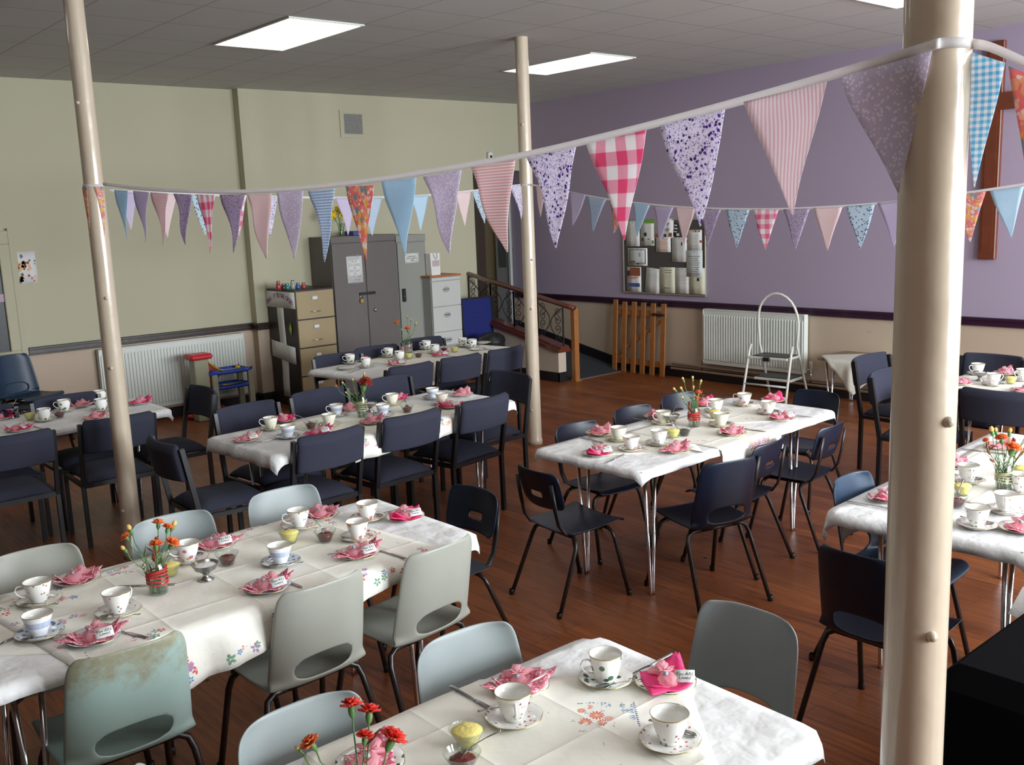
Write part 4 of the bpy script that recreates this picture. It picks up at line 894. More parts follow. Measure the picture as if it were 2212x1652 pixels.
def border(hu, hv, inset, sp, kinds, seed=1, nper=5):
    random.seed(seed); out = []
    u = -hu+inset
    while u < hu-inset:
        for v in (-hv+inset, hv-inset): k = random.choice(kinds); out.append((u+random.uniform(-.01, .01), v+random.uniform(-.02, .02), random.uniform(.010, .019), k, nper))
        u += sp*random.uniform(.7, 1.4)
    v = -hv+inset
    while v < hv-inset:
        for u in (-hu+inset, hu-inset): k = random.choice(kinds); out.append((u+random.uniform(-.02, .02), v, random.uniform(.010, .019), k, nper))
        v += sp*random.uniform(.7, 1.4)
    return out
def clusters(pts, kinds, seed=1, n=9, sp=.04, r=(.009, .016)):
    random.seed(seed); out = []
    for (u, v) in pts:
        for k in range(n): out.append((u+random.gauss(0, sp), v+random.gauss(0, sp*.7), random.uniform(*r), random.choice(kinds), 5))
    return out
D = math.radians
T1 = (4.20, 3.325, D(1.5), 1.78, .73); T2 = (3.19, 5.05, D(4), 1.82, .76); T3 = (4.87, 6.88, D(8.5), 1.82, .76)
T4 = (1.32, 3.20, 0, 1.84, .76); T5 = (.965, 1.52, D(-1), 1.87, .77); T6 = (1.55, 6.75, 0, 1.84, .70); T7 = (4.28, 1.67, D(2.5), 1.78, .76); T8 = (6.40, 2.00, D(90), 1.84, .78)
table(*T1, 'folding table in the middle of the hall with navy plastic chairs', (.04, .04), m_clothw, 'white paper cloth on the middle table with navy plastic chairs', seed=1, amp=.008)
table(*T2, 'folding table left of the middle column with upholstered chairs', (.075, .055), m_clothw, 'white cloth on the middle left table with upholstered chairs', seed=2, amp=.008)
table(*T3, 'folding table in front of the cupboards', (.05, .05), m_clothw, 'white cloth on the table in front of the cupboards', seed=3, amp=.007)
table(*T4, 'folding table at the left front with grey plastic chairs', (.035, .05), m_clothw, 'white cloth on the left front table with grey chairs', seed=4, amp=.008)
table(*T5, 'nearest folding table at the bottom of the picture', (.04, .045), m_clothw, 'plain white cloth on the nearest table', seed=5, amp=.008)
table(*T6, 'folding table near the left radiator, crossed by the column', (.05, .05), m_clothw, 'white cloth on the table near the left radiator', seed=6, amp=.006)
table(*T7, 'folding table behind the near column at right', (.05, .11), m_clothw, 'white cloth with a sagging edge on the right table', seed=7, amp=.009)
table(*T8, 'folding table at the far right below the cross', (.05, .05), m_linen, 'cream cloth on the far right table below the cross', seed=8, amp=.008)
table(8.33, 4.40, D(90), 1.10, .54, 'low bare wooden table against the lilac and beige wall', None, None, None, zt=.48, ins=(.13, .08), name='low_table', topm=M('worn_brown_table_edge', (.22, .15, .09), .5, nz=(10, .1)))
overcloth(8.33, 4.40, D(90), 1.10, .54, .12, .12, .34, .34, D(45), m_rag, 'thin off-white printed cloth hanging off the low wall table', zt=.479, seed=9, step=.025)
tag(MB().lathe([(.0001, .012), (.11, .012), (.125, .020), (.12, .0), (.0001, 0)], 24).build('tray', M('brown_wooden_tray', (.26, .14, .05), .4, nz=(20, .2)), loc=(8.36, 4.30, .4835)), 'round brown wooden tray on the low wall table', 'tray')
# embroidered cloths
overcloth(*T1, -.02, -.12, .27, .36, D(0), m_linen, 'square cloth with orange and mauve flowers hanging over the middle table edge', seed=11, flowers=clusters([(.06, -.30), (.12, -.29), (.0, -.30)], (3, 6, 6, 3), 3, 16, .022)+clusters([(.18, .18), (.15, .26), (-.16, .2), (-.18, -.1), (.2, .0)], (6, 5, 2), 4, 7, .025, (.005, .009)), amp=.006)
overcloth(*T1, -.42, .02, .26, .24, D(-40), m_linen, 'small creased cloth with orange flowers at the left of the middle table', zt=TZ+.0018, seed=12, flowers=clusters([(.1, -.16), (-.1, .14), (.15, .12)], (6, 5, 3), 5, 7, .025, (.005, .009)), amp=.004)
overcloth(*T1, .50, .02, .24, .26, D(-38), m_linen, 'small cloth with faint orange flowers at the right of the middle table', zt=TZ+.0018, seed=22, flowers=clusters([(.0, -.16), (-.1, .1), (.1, .05)], (6, 5, 6), 8, 7, .025, (.005, .009)), amp=.004)
overcloth(*T2, .0, -.09, .46, .42, D(2), m_linen, 'cloth with pastel flowers hanging over the near edge of the middle left table', seed=13, flowers=clusters([(-.38, -.34), (-.25, -.36), (-.1, -.36), (.08, -.36), (.25, -.34), (.38, -.32)], (2, 3, 6, 4, 5), 5, 9, .028)+clusters([(.3, .1), (-.3, .1), (.05, .2), (-.1, -.1)], (2, 5, 6), 6, 5, .03, (.005, .010)))
overcloth(*T3, .12, -.12, .50, .44, D(0), m_linen, 'cloth hanging over the near edge of the table by the cupboards', seed=14, flowers=clusters([(.1, -.37), (.3, -.36), (-.2, -.36)], (6, 4, 2), 5, 7, .03, (.007, .012)))
overcloth(*T4, .02, -.08, .66, .45, D(8), m_linen, 'cream cloth embroidered with bright flower sprays on the left front table', seed=15, flowers=border(.66, .45, .045, .032, (1, 2, 3, 4, 5, 1, 3))+clusters([(.50, .34), (.2, .38), (-.2, .36), (-.45, .3), (-.52, .1), (-.5, -.08), (-.42, -.22), (.05, -.24), (.40, -.12), (.5, .12), (-.02, -.36), (.3, -.36), (-.35, -.38)], (1, 2, 3, 3, 4, 5), 7, 9, .026), amp=.010)
overcloth(*T4, -.50, -.05, .34, .24, D(-41), m_linen, 'plain thin cloth lying askew at the left end of the left front table', zt=TZ+.0015, seed=19, amp=.004)
A5 = math.atan2(CR.y, CR.x)      # this cloth lies square to the viewer's side of the table, askew to the table itself
C5 = onz(1476, 1455, TZ)
U5, V5 = Vector((math.cos(A5), math.sin(A5), 0)), Vector((-math.sin(A5), math.cos(A5), 0))
O5 = C5-U5*.47-V5*.42
def uv5(px, py): q = onz(px, py, TZ+.004)-O5; return q.dot(U5), q.dot(V5)
def t5cloth():
    fl_ = []; random.seed(4)
    for (px, py, r, k) in ((1289, 1546, .022, 1), (1256, 1536, .013, 1), (1272, 1528, .013, 2), (1264, 1560, .020, 1), (1315, 1553, .014, 2), (1303, 1562, .018, 1), (1334, 1562, .010, 1)):
        u, v = uv5(px, py); fl_.append((u, v, r, k, 12)); fl_.append((u, v, r*.5, 6, 8))
    u0, v0 = uv5(1290, 1545)
    for k in range(16): fl_.append((u0+random.uniform(-.07, .07), v0+random.uniform(-.09, .07), .006, 5, 3))
    u1, v1 = uv5(1365, 1511)
    for row in range(4):
        for q in range(15): fl_.append((u1-q*.0095, v1-row*.0095 if q < 9 or row < 2 else v1, .0072, 4, 3))
        for q in range(18): fl_.append((u1-row*.0095 if q < 7 or row < 2 else u1, v1-q*.0095, .0072, 4, 3))
    for px, py, hz_ in ((1195, 1527, 1), (1342, 1607, 0), (1060, 1640, 1)):
        cu, cv = uv5(px, py)
        for q in range(11):
            for row in (-2, -1, 0, 1, 2):
                if (q+row) % 2 == 0 and abs(row) < 3-abs(q-5)/2.6: a_, b_ = (q-5)*.0075, row*.008; fl_.append((cu+(b_ if hz_ else a_), cv+(a_ if hz_ else b_), .0072, 4, 3))
    cu, cv = uv5(1345, 1660); fl_ += [(cu, cv, .020, 1, 12), (cu+.03, cv, .012, 2, 9)]
    return fl_
_q = Matrix.Rotation(-T5[2], 3, 'Z') @ Vector((O5.x-T5[0], O5.y-T5[1], 0))
overcloth(*T5, _q.x, _q.y, .47, .42, A5-T5[2], m_linen, 'cream cloth with blue cross stitch and pink flowers on the nearest table', seed=16, flowers=t5cloth(), amp=.004, flare=.05)
overcloth(*T7, .06, .02, .50, .28, D(3), m_linen, 'pale cloth lying on the right table behind the near column', seed=17, amp=.004)
overcloth(*T8, .58, -.04, .38, .52, D(0), m_linen, 'cream cloth with a green leaf corner hanging off the far right table', seed=18, flowers=clusters([(.30, .40), (.32, .34)], (5, 5), 4, 14, .02), amp=.010)
# lower corner of cloth hanging at the right edge

b = MB(); Pf = [onpl(px, py, (2.9, 1.13), (3.6, 1.13)) for px, py in ((2105, 1293), (2119, 1303), (2212, 1262), (2240, 1240), (2212, 1236), (2176, 1240))]
G_ = [[Vector((3.02, 1.16, .645)), Vector((3.05, 1.12, .618))], [Vector((3.20, 1.19, .668)), Vector((3.22, 1.11, .605))], [Vector((3.45, 1.20, .69)), Vector((3.45, 1.10, .60))], [Vector((3.75, 1.21, .70)), Vector((3.75, 1.12, .60))]]
b.sheet(G_, .002); tag(b.build('paper_flap', m_clothw), 'loose folded flap of white paper cloth hanging below the right table edge', 'tablecloth')
# ================================================================ crockery, cutlery, napkins, favours
ZT = TZ+.0062
NEAR = {}
def proto(name, fn):
    if name not in NEAR: NEAR[name] = fn()
    return NEAR[name]
PROTO_USED = set()
def inst(key, fn, loc, rz, label, cat, group, tilt=None):
    if key in NEAR: o = copy_tree(NEAR[key])
    else:
        o = fn(); NEAR[key] = o
        for ch in bpy.data.objects:
            pass
        reg(o)
    o.location = loc; o.rotation_euler = tilt if tilt else (0, 0, rz); tag(o, label, cat, group); return o
def reg(o):
    KIDS[o.name] = [c for c in ALLNEW if c.parent == o]
    for c in KIDS[o.name]:
        KIDS[c.name] = [d for d in ALLNEW if d.parent == c]
    ALLNEW.clear()
ALLNEW = []
_oldbuild = MB.build
def _b(s, name, mats, parent=None, *a, **k):
    o = _oldbuild(s, name, mats, parent, *a, **k); ALLNEW.append(o); return o
MB.build = _b
_oldtext = text
def text(*a, **k): o = _oldtext(*a, **k); ALLNEW.append(o); return o
def mk_cup(pat):
    t = thing0('teacup'); H = .066
    tall = pat in ('ivy', 'roses'); k = 1.06 if tall else 1.0
    prof = [(.0001, .004), (.018, .004), (.021, 0), (.023, .001), (.0225, .006), (.026, .012), (.033, .028), (.038, .048), (.0435, H*k), (.0425, H*k), (.037, .048), (.0315, .028), (.024, .013), (.012, .009), (.0001, .0085)]
    if pat == 'ivy': prof = [(.0001, .004), (.020, .004), (.023, 0), (.025, .001), (.0245, .006), (.031, .014), (.0365, .034), (.0395, .052), (.0415, .072), (.0402, .072), (.038, .05), (.035, .032), (.028, .014), (.012, .009), (.0001, .0085)]
    prof = [(r_*1.04, z_*1.04) for r_, z_ in prof]; b = MB(); b.lathe(prof[:9], 28); b.k = 2; b.lathe(prof[8:], 28); b.k = 1; top = prof[8][1]; rt = prof[8][0]
    b.lathe([(rt-.0012, top-.0002), (rt-.0005, top+.0007), (rt+.0005, top-.0002), (rt+.0004, top-.0014)], 28); b.build('bowl', [CH[pat], m_gilt, m_glaze], t)
    b = MB(); r0 = rt-.004
    pts = [(r0, 0, .056), (r0+.010, 0, .064), (r0+.022, 0, .062), (r0+.028, 0, .050), (r0+.022, 0, .036), (r0+.010, 0, .026), (r0-.009, 0, .022)]
    b.tube(pts, [.0032, .003, .0028, .0028, .0028, .003, .0032], 8, flat=(1.35, .8)); b.build('handle', m_glaze, t); return t
def mk_saucer(pat, R=.072, plate=False):
    t = thing0('plate' if plate else 'saucer'); n = 36
    fnc = (lambda i, a, r, z: (r*(1+(.018*math.cos(6*a) if i in (3, 4, 5, 6) else 0)), z)) if pat != 'blue' else None
    b = MB(); h = .014 if not plate else .012
    b.lathe([(.0001, .003), (R*.36, .003), (R*.42, .0), (R*.72, .004), (R*.97, h), (R, h+.0010), (R*.985, h+.0030), (R*.72, .0072), (R*.46, .0045), (R*.40, .0052), (.0001, .0052)], n, fn=(lambda i, a, r, z: (r*(1+.016*math.cos(8*a)*(r/R)**6), z)) if pat != 'blue' else None)
    b.k = 1; b.lathe([(R*.985, h+.0031), (R*1.0, h+.0022), (R*1.004, h+.001)], n, fn=(lambda i, a, r, z: (r*(1+.016*math.cos(8*a)), z)) if pat != 'blue' else None)
    o = b.build('dish', [CHS[pat], m_gilt], t); return t
def mk_spoon(L=.125):
    t = thing0('teaspoon'); b = MB()
    P = []
    for i in range(7):
        a = -1+2*i/6; row = []
        for j in range(7):
            c = -1+2*j/6; w_ = .0125*math.sqrt(max(0.02, 1-a*a*.98)); row.append((a*.021, c*w_, .0065-.0052*(1-min(1, a*a+c*c*.8))))
        P.append(row)
    b.sheet(P, .0009); b.build('bowl', m_steel, t)
    b = MB(); b.tube([(.020, 0, .006), (.035, 0, .009), (.07, 0, .008), (L-.03, 0, .005), (L-.018, 0, .005)], [.0022, .0018, .0018, .0030, .0045], 8, flat=(1.2, .45)); b.build('handle', m_steel, t); return t
def mk_knife():
    t = thing0('table_knife'); L = .205
    b = MB(); P = [[(x, (-.0045 if y else .0045)*k-(.0018 if y else 0)*k+.001, .0035+(0 if y else .0)) for y in (0, 1)] for x, k in ((-L/2, .35), (-L/2+.010, .95), (-L/2+.04, 1.25), (-.02, 1.2), (.0, .8))]
    b.sheet(P, .0014); b.build('blade', m_steel, t)
    b = MB(); b.tube([(.0, 0, .0035), (.012, 0, .0035), (.05, 0, .0035), (L/2-.008, 0, .0035), (L/2, 0, .0035)], [.0028, .0040, .0046, .0060, .0035], 8, flat=(1.1, .62)); b.build('handle', m_steel, t); return t
def mk_napkin(kind, v):
    t = thing0('napkin'); random.seed(v*13+len(kind)); n = 12; h = .066+.006*(v % 3); P = []
    for i in range(n+1):
        row = []
        for j in range(n+1):
            u, w_ = -1+2*i/n, -1+2*j/n; x, y = (u-w_)*h*.76, (u+w_)*h*.50
            e = math.hypot(x, y)/h; z = .0035+.022*max(0, abs(x)/h-.62)**1.1*(1.9 if (x > 0) == bool(v % 2) else .9)+.004*math.sin(x*90+v)+.010*max(0, abs(y)/h-.35)
            row.append((x, y, z))
        P.append(row)
    b = MB(); b.sheet(P, .0022)
    # standing folded point
    sx = 1 if v % 2 else -1
    b.sheet([[(sx*(.052+.030*q)+.0, y*(1-q)*.034, .010+.042*q+.010*(1-q)*abs(y)) for y in (-1, -.4, .4, 1)] for q in (0, .35, .7, .98)], .0020)
    b.sheet([[(-sx*(.046+.030*q), y*(1-q)*.036+.008, .008+.020*q+.008*(1-q)*abs(y)) for y in (-1, -.4, .4, 1)] for q in (0, .35, .7, .98)], .0020)
    b.build('folded_sheet', m_nap[kind], t); return t
def mk_favor(v, near):
    t = thing0('favour_bag'); random.seed(v*7+3); S = Vector((v*2.2, 0, 0)); b = MB()
    prof = [(.0001, -.042), (.011, -.039), (.018, -.030), (.021, -.016), (.018, -.002), (.011, .008), (.0065, .014), (.010, .019), (.020, .028), (.028, .037), (.0265, .037), (.012, .024), (.0001, .020)]
    b.lathe(prof, 22, T(0, 0, .0155, rz=v*.4, ry=PI/2-.06) @ Matrix.Diagonal((.78, 1.12, 1, 1)), fn=lambda i, a, r, z: (r*(1+.45*mnoise.noise(Vector((math.cos(a)*2.2, math.sin(a)*2.2, z*90))+S)+.08*math.sin(9*a+z*80)+(.30*math.sin(4*a+v) if i in (8, 9, 10) else 0)), z))
    b.build('organza_pouch', m_org, t)
    b = MB(); q = T(0, 0, .0175, rz=v*.4)
    b.lathe([(.0065, -.003), (.0085, 0), (.0065, .003)], 12, q @ T(.018, 0, 0, ry=PI/2-.06))
    for sg in (-1, 1):
        b.tube([(.018, 0, .006), (.026, sg*.012, .018), (.040, sg*.022, .010), (.050, sg*.018, -.008), (.062, sg*.030, -.010)], .0011, 5, q)
        b.tube([(.018, sg*.003, .006), (.010, sg*.016, .020), (-.002, sg*.020, .018), (.018, 0, .007)], .0011, 5, q)
    b.build('ribbon', m_nap['pale'], t)
    b = MB(); b.lathe([(.0001, -.009), (.006, -.006), (.008, 0), (.006, .006), (.0001, .009)], 10, T(-.012*math.cos(v*.4)-.004, -.012*math.sin(v*.4)+.004, .0285)); b.build('sugared_sweet', m_sweet, t)
    return t
def mk_tag(near):
    t = thing0('gift_tag')
    b = MB(); P = [[(x*.026, y*.0165, .0012*math.sin(x*2)) for y in (-1, 0, 1)] for x in (-1, -.3, .3, 1)]; b.sheet(P, .0006); b.build('card', m_paper, t)
    if near:
        text('You ARE\nLoved', 'handwriting', m_ink, t, .0125, Matrix.Translation((0, 0, .0015)), .0001, shear=.15)
    b = MB(); b.tube([(-.023, 0, .001), (-.034, .004, .006), (-.045, 0, .002)], .0005, 5); b.build('string', m_nap['pale'], t); return t
def mk_bowl(kind):
    t = thing0('glass_dish')
    if kind == 'metal':
        b = MB(); b.lathe([(.0001, .003), (.026, .0), (.028, .002), (.012, .012), (.009, .020), (.014, .028), (.036, .040), (.046, .060), (.047, .0605), (.045, .060), (.035, .042), (.012, .032), (.0001, .031)], 28); b.build('footed_bowl', m_steel, t)
    else:
        b = MB(); b.lathe([(.0001, .0), (.022, .0), (.024, .003), (.030, .020), (.043, .046), (.0435, .047), (.0415, .0465), (.0285, .021), (.021, .005), (.0001, .004)], 28); b.build('flared_dish', m_glass, t)
    return t
def mk_fill(kind):
    m_ = {'butter': m_butter, 'jam': m_jam, 'jamd': m_jamd, 'sugar': m_sugar}[kind]; random.seed(5); dz = .0 if kind != 'sugar' else 0
    b = MB()
    if kind == 'sugar': prof = [(.0001, .0325), (.012, .033), (.033, .0435), (.040, .052), (.030, .0545), (.0001, .056)]
    elif kind == 'butter': prof = [(.0001, .0045), (.0205, .0052), (.0275, .021), (.0375, .040), (.030, .045), (.014, .048), (.0001, .049)]
    else: prof = [(.0001, .0045), (.0205, .0052), (.0275, .0215), (.031, .028), (.022, .034), (.010, .038), (.0001, .039)]
    b.lathe(prof, 22, fn=lambda i, a, r, z: (r, z+(.004*mnoise.noise(Vector((r*math.cos(a)*110, r*math.sin(a)*110, 3))) if i >= 3 and kind != 'x' else 0)))
    o = b.build({'butter': 'butter_pat', 'jam': 'jam', 'jamd': 'jam', 'sugar': 'sugar'}[kind], m_)
    return o
TD = {1: 'middle table', 2: 'middle left table', 3: 'table by the cupboards', 4: 'left front table', 5: 'nearest table', 6: 'left radiator table', 7: 'right table', 8: 'far right table'}
PD = {'ivy': 'ivy-patterned', 'roses': 'small-rose', 'bouquet': 'rose-bouquet', 'blue': 'blue-banded', 'yellow': 'yellow-flowered', 'white': 'plain cream'}
def cup(tb, px, py, pat, where, hand=180, spoon=None, saucer=True, z=None):
    """px,py: centre of the saucer; hand: screen-ish world direction of the handle in degrees; spoon: (direction, side)"""
    z = z or ZT; p = onz(px, py, z); td = TD[tb]
    if saucer:
        inst(('s', pat), lambda: mk_saucer(pat), (p.x, p.y, z), random.uniform(0, 6), '%s saucer under the cup %s, %s' % (PD[pat], where, td), 'saucer', 'saucers on the %s' % td); cz = z+.0054
    else: cz = z
    inst(('c', pat), lambda: mk_cup(pat), (p.x, p.y, cz), D(hand), '%s teacup %s, %s' % (PD[pat], where, td), 'cup', 'teacups on the %s' % td)
    if spoon is not None:
        a = D(spoon); q = (p.x+math.cos(a)*.050, p.y+math.sin(a)*.050, z+.0075)
        inst('spoon', mk_spoon, q, a+PI*0.5+.5, 'teaspoon on the saucer %s, %s' % (where, td), 'spoon', 'teaspoons on the %s' % td)
VV = [0]
def plate(tb, px, py, nap, where, pat='ivy', rot=0, tagrot=None, favor=True, z=None, R=.080, empty_=False):
    z = z or ZT; p = onz(px, py, z); td = TD[tb]; VV[0] += 1; v = VV[0]
    inst(('p', pat), lambda: mk_saucer(pat, R, True), (p.x, p.y, z), v, '%s side plate %s, %s' % (PD[pat], where, td), 'plate', 'side plates on the %s' % td)
    if nap:
        nm = {'hot': 'hot pink', 'pat': 'pink patterned', 'pale': 'pale pink'}[nap]
        inst(('n', nap, v % 4), lambda: mk_napkin(nap, v % 4), (p.x, p.y, z+.0045), D(rot), 'folded %s paper napkin %s, %s' % (nm, where, td), 'napkin', 'napkins on the %s' % td)
        if favor:
            inst(('f', v % 3), lambda: mk_favor(v % 3, True), (p.x, p.y, z+.0070), D(rot+20), 'pink organza favour bag %s, %s' % (where, td), 'favour bag', 'favour bags on the %s' % td)
    if tagrot is not None:
        a = D(tagrot)
        # lean the card on the bag, facing the camera side
        q = (p.x+.018, p.y-.048, z+.034)
        inst('tag', lambda: mk_tag(True), q, 0, 'white card tag reading You Are Loved, %s, %s' % (where, td), 'tag', 'gift tags on the %s' % td, tilt=(.75, 0, a))
def knife(tb, x0, y0, x1, y1, where, z=None):
    z = z or ZT; a, c = onz(x0, y0, z), onz(x1, y1, z); m_ = (a+c)/2
    inst('knife', mk_knife, (m_.x, m_.y, z), math.atan2(a.y-c.y, a.x-c.x)+PI, 'table knife %s, %s' % (where, TD[tb]), 'knife', 'knives on the %s' % TD[tb])
def dish(tb, px, py, kind, where, spoon=None, z=None, bowl='glass'):
    z = z or ZT; p = onz(px, py, z); td = TD[tb]
    nm = {'butter': 'butter', 'jam': 'red jam', 'jamd': 'dark jam', 'sugar': 'sugar'}[kind]
    bn = 'glass' if kind != 'sugar' else 'metal'
    inst(('b', bn), lambda: mk_bowl(bn), (p.x, p.y, z), 0, ('flared glass dish of %s %s, %s' if bn == 'glass' else 'footed steel bowl of %s %s, %s') % (nm, where, td), 'dish', 'serving dishes on the %s' % td)
    o = inst(('x', kind), lambda: mk_fill(kind), (p.x, p.y, z+.0006), 0, '%s filling the dish %s, %s' % (nm, where, td), kind.replace('jamd', 'jam'), None); o['kind'] = 'stuff'
    if spoon is not None:
        a = D(spoon); zz = .048 if kind != 'sugar' else .058
        inst('spoon', mk_spoon, (p.x, p.y, z+zz-.013), a, 'teaspoon standing in the %s dish %s, %s' % (nm, where, td), 'spoon', 'teaspoons on the %s' % td, tilt=(0, -.55, a))
def bloom(b, R_, r, seed, n=22):
    random.seed(seed)
    for ring, (cnt, rr, tilt, h) in enumerate(((7, 1.0, .30, 0), (6, .86, .62, .15), (5, .66, .95, .28), (4, .42, 1.25, .36))):
        for k in range(cnt):
            a = 2*PI*k/cnt+ring*.5+random.uniform(-.2, .2); L = r*rr; P = []
            for i in range(4):
                s = i/3; row = []
                for j in range(6):
                    w_ = -1+2*j/5; wd = L*.62*(.25+.75*s**.6); jag = (.10*L if j % 2 and i == 3 else 0)+random.uniform(-.05, .05)*L*(i == 3)
                    d = L*s+jag; row.append((d*math.cos(tilt), w_*wd, d*math.sin(tilt)+h*r+.10*L*math.sin(w_*5+k)*s))
                P.append(row)
            b.sheet(P, r*.03, R_ @ Matrix.Rotation(a, 4, 'Z'))
def flower(kind, base, head, r, label, group, seed, lean=None):
    f = empty('carnation', base, 0, label, 'flower', group); h = Vector(head)-Vector(base); mid = Vector((h.x*.35, h.y*.35, h.z*.55))
    MB().tube([(0, 0, 0), mid*.5, mid, h*.85+Vector((h.x*.05, h.y*.05, 0)), h], .0016, 6).build('stem', m_stem, f)
    ax = (h-mid).normalized(); R_ = Matrix.Translation(h) @ ax.to_track_quat('Z', 'Y').to_matrix().to_4x4()
    MB().lathe([(.0018, -.004), (r*.30, .004), (r*.36, r*.55), (r*.30, r*1.05), (.0001, r*1.1)], 10, R_).build('calyx', m_stem, f)
    b = MB()
    if kind == 'bud': b.lathe([(r*.28, r*.95), (r*.42, r*1.35), (r*.30, r*1.75), (.0001, r*1.9)], 10, R_, fn=lambda i, a, rr, z: (rr*(1+.2*math.sin(5*a)), z))
    else: bloom(b, R_ @ Matrix.Translation((0, 0, r*.85)), r, seed)
    b.build('petals', m_bloom[kind], f)
    b = MB(); random.seed(seed)
    for q in (.36, .46, .56, .66, .76, .86):
        p = mid*q*1.3; a = random.uniform(0, 6)
        b.sheet([[(p.x+math.cos(a)*.034*s-math.sin(a)*w_*.003*(1-s), p.y+math.sin(a)*.034*s+math.cos(a)*w_*.003*(1-s), p.z+.034*s) for w_ in (-1, 0, 1)] for s in (0, .5, .98)], .0004)
    b.build('leaves', m_stem, f); return f
def vase(tb, px, py, rib, stems, label, hv=.115, r=.032, z=None, sprig=None, leafy=0, rname='red'):
    z = z or ZT; p = onz(px, py, z) if px is not None else py
    t = empty('glass_jar', (p.x, p.y, z), 0, label, 'vase')
    MB().lathe([(.0001, .0), (r*.9, .0), (r, .006), (r*1.02, hv*.5), (r, hv*.84), (r*.82, hv*.92), (r*.85, hv), (r*.80, hv), (r*.77, hv*.92), (r*.94, hv*.83), (r*.95, .010), (r*.8, .005), (.0001, .004)], 28).build('glass_body', m_glass, t)
    MB().lathe([(.0001, .0055), (r*.8, .0055), (r*.935, .012), (r*.935, hv*.55), (.0001, hv*.55)], 24).build('water', m_water, t)
    if rib:
        b = MB(); n = 90; turns = 6; b.tube([((r*1.03+.0016)*math.cos(2*PI*turns*i/n), (r*1.03+.0016)*math.sin(2*PI*turns*i/n), hv*(.32+.44*i/n)+.006*math.sin(i*.37)) for i in range(n+1)], .0026 if rib is m_ribr else .0016, 6); b.build('ribbon', rib, t)
    td = TD[tb]; random.seed(tb*5+1)
    nm = {'red': 'red', 'orange': 'orange', 'bud': 'yellow-tipped bud', 'dark': 'dark red'}
    for i, (kind, dx, dy, dz, rr) in enumerate(stems):
        a = random.uniform(0, 6); bx, by = math.cos(a)*r*.5, math.sin(a)*r*.5; rr *= 1.0 if tb == 5 else 1.7 if kind == 'bud' else 1.25
        flower(kind, (p.x+bx, p.y+by, z+.0075), (p.x+dx, p.y+dy, z+dz), rr, '%s carnation in the %s jar on the %s' % (nm[kind], rname, td), 'carnations in the jar on the %s' % td, tb*20+i)
    if sprig:
        for i, (dx, dy, dz) in enumerate(sprig):
            s = empty('leaf_sprig', (p.x-dx*.1, p.y-dy*.1, z+.0075), 0, 'russet leaf sprig in the %s jar on the %s' % (rname, td), 'leaf', 'leaf sprigs in the jar on the %s' % td); h = Vector((dx, dy, dz))
            MB().tube([(0, 0, 0), h*.5+Vector((0, 0, .015)), h], .0015, 6).build('stem', m_leafr, s); b = MB(); random.seed(i+tb)
            for q in range(5):
                a = random.uniform(0, 6.3); o_ = h*(.62+.09*q); L = .035+.012*(q % 2); dv = Vector((math.cos(a), math.sin(a), .9)).normalized(); sd = dv.cross(Vector((0, 0, 1))).normalized()
                b.sheet([[tuple(o_+dv*L*s_+sd*w_*.0075*math.sin(PI*min(.98, s_+.04))) for w_ in (-1, 0, 1)] for s_ in (0, .3, .6, .98)], .0005)
            b.build('leaves', m_leafr, s)
    return t
random.seed(21)
# ---- nearest table (5)
cup(5, 1309, 1472, 'ivy', 'at the far right place', 150, 215)
plate(5, 1438, 1478, 'hot', 'at the far right place', 'ivy', 20, -50)
knife(5, 1362, 1462, 1443, 1418, 'between ivy cup and pink napkin')
cup(5, 1110, 1556, 'roses', 'on the far side, centre', 235, 30)
plate(5, 1122, 1485, 'pat', 'on the far side, centre', 'roses', -10, 185)
knife(5, 1068, 1537, 984, 1490, 'left of the central rose cup')
cup(5, 1447, 1606, 'roses', 'at the near right place', 20, -20)
dish(5, 1010, 1612, 'butter', 'left of the centre')
dish(5, 1000, 1665, 'jam', 'at the bottom edge', spoon=-40)
plate(5, 800, 1655, 'pat', 'behind the carnations', 'ivy', 30, None)
vase(5, None, Vector((.90, 1.56, ZT)), m_ribr, [('red', .03, .055, .225, .022), ('red', .055, .035, .21, .022), ('orange', -.055, .06, .185, .019), ('red', .06, -.02, .17, .026), ('red', .02, .0, .19, .017), ('bud', -.075, .08, .18, .010)], 'glass jar of red carnations, mostly below the bottom edge', rname='bottom edge', sprig=[(.04, .02, .19)])
# ---- left front table (4)
cup(4, 86, 1302, 'roses', 'leftmost of the far side', 165, 200)
cup(4, 86, 1374, 'blue', 'leftmost of the near side', 60, 215)
cup(4, 256, 1326, 'roses', 'left of the flower jar', 30, 205)
plate(4, 166, 1256, 'pat', 'leftmost of the far side', 'roses', 10)
plate(4, 203, 1382, 'pat', 'leftmost of the near side', 'blue', -15, -5)
knife(4, 315, 1378, 228, 1357, 'beside the leftmost near plate')
knife(4, -20, 1402, 32, 1378, 'cut by the left edge')
knife(4, 258, 1267, 378, 1264, 'behind the flower jar')
dish(4, 368, 1244, 'butter', 'behind the flower jar')
cup(4, 408, 1212, 'bouquet', 'right of the flower jar', 170, 30)
plate(4, 466, 1180, 'pat', 'far side, centre', 'blue', -5, -8)
dish(4, 446, 1252, 'sugar', 'right of the flower jar', spoon=None)
dish(4, 492, 1220, 'jam', 'near the sugar bowl')
plate(4, 578, 1272, 'pat', 'beside the grey chair back', 'blue', -5, -3)
knife(4, 640, 1265, 592, 1246, 'near side beside the grey chair back')
cup(4, 607, 1218, 'blue', 'near side, centre', 45, 215)
dish(4, 627, 1172, 'butter', 'far right, behind the blue cup')
cup(4, 647, 1140, 'roses', 'far side, third from the right', 170, 200)
plate(4, 692, 1116, 'pat', 'far side, second from the right', 'white', 5)
dish(4, 703, 1170, 'jam', 'right, with a spoon', spoon=100)
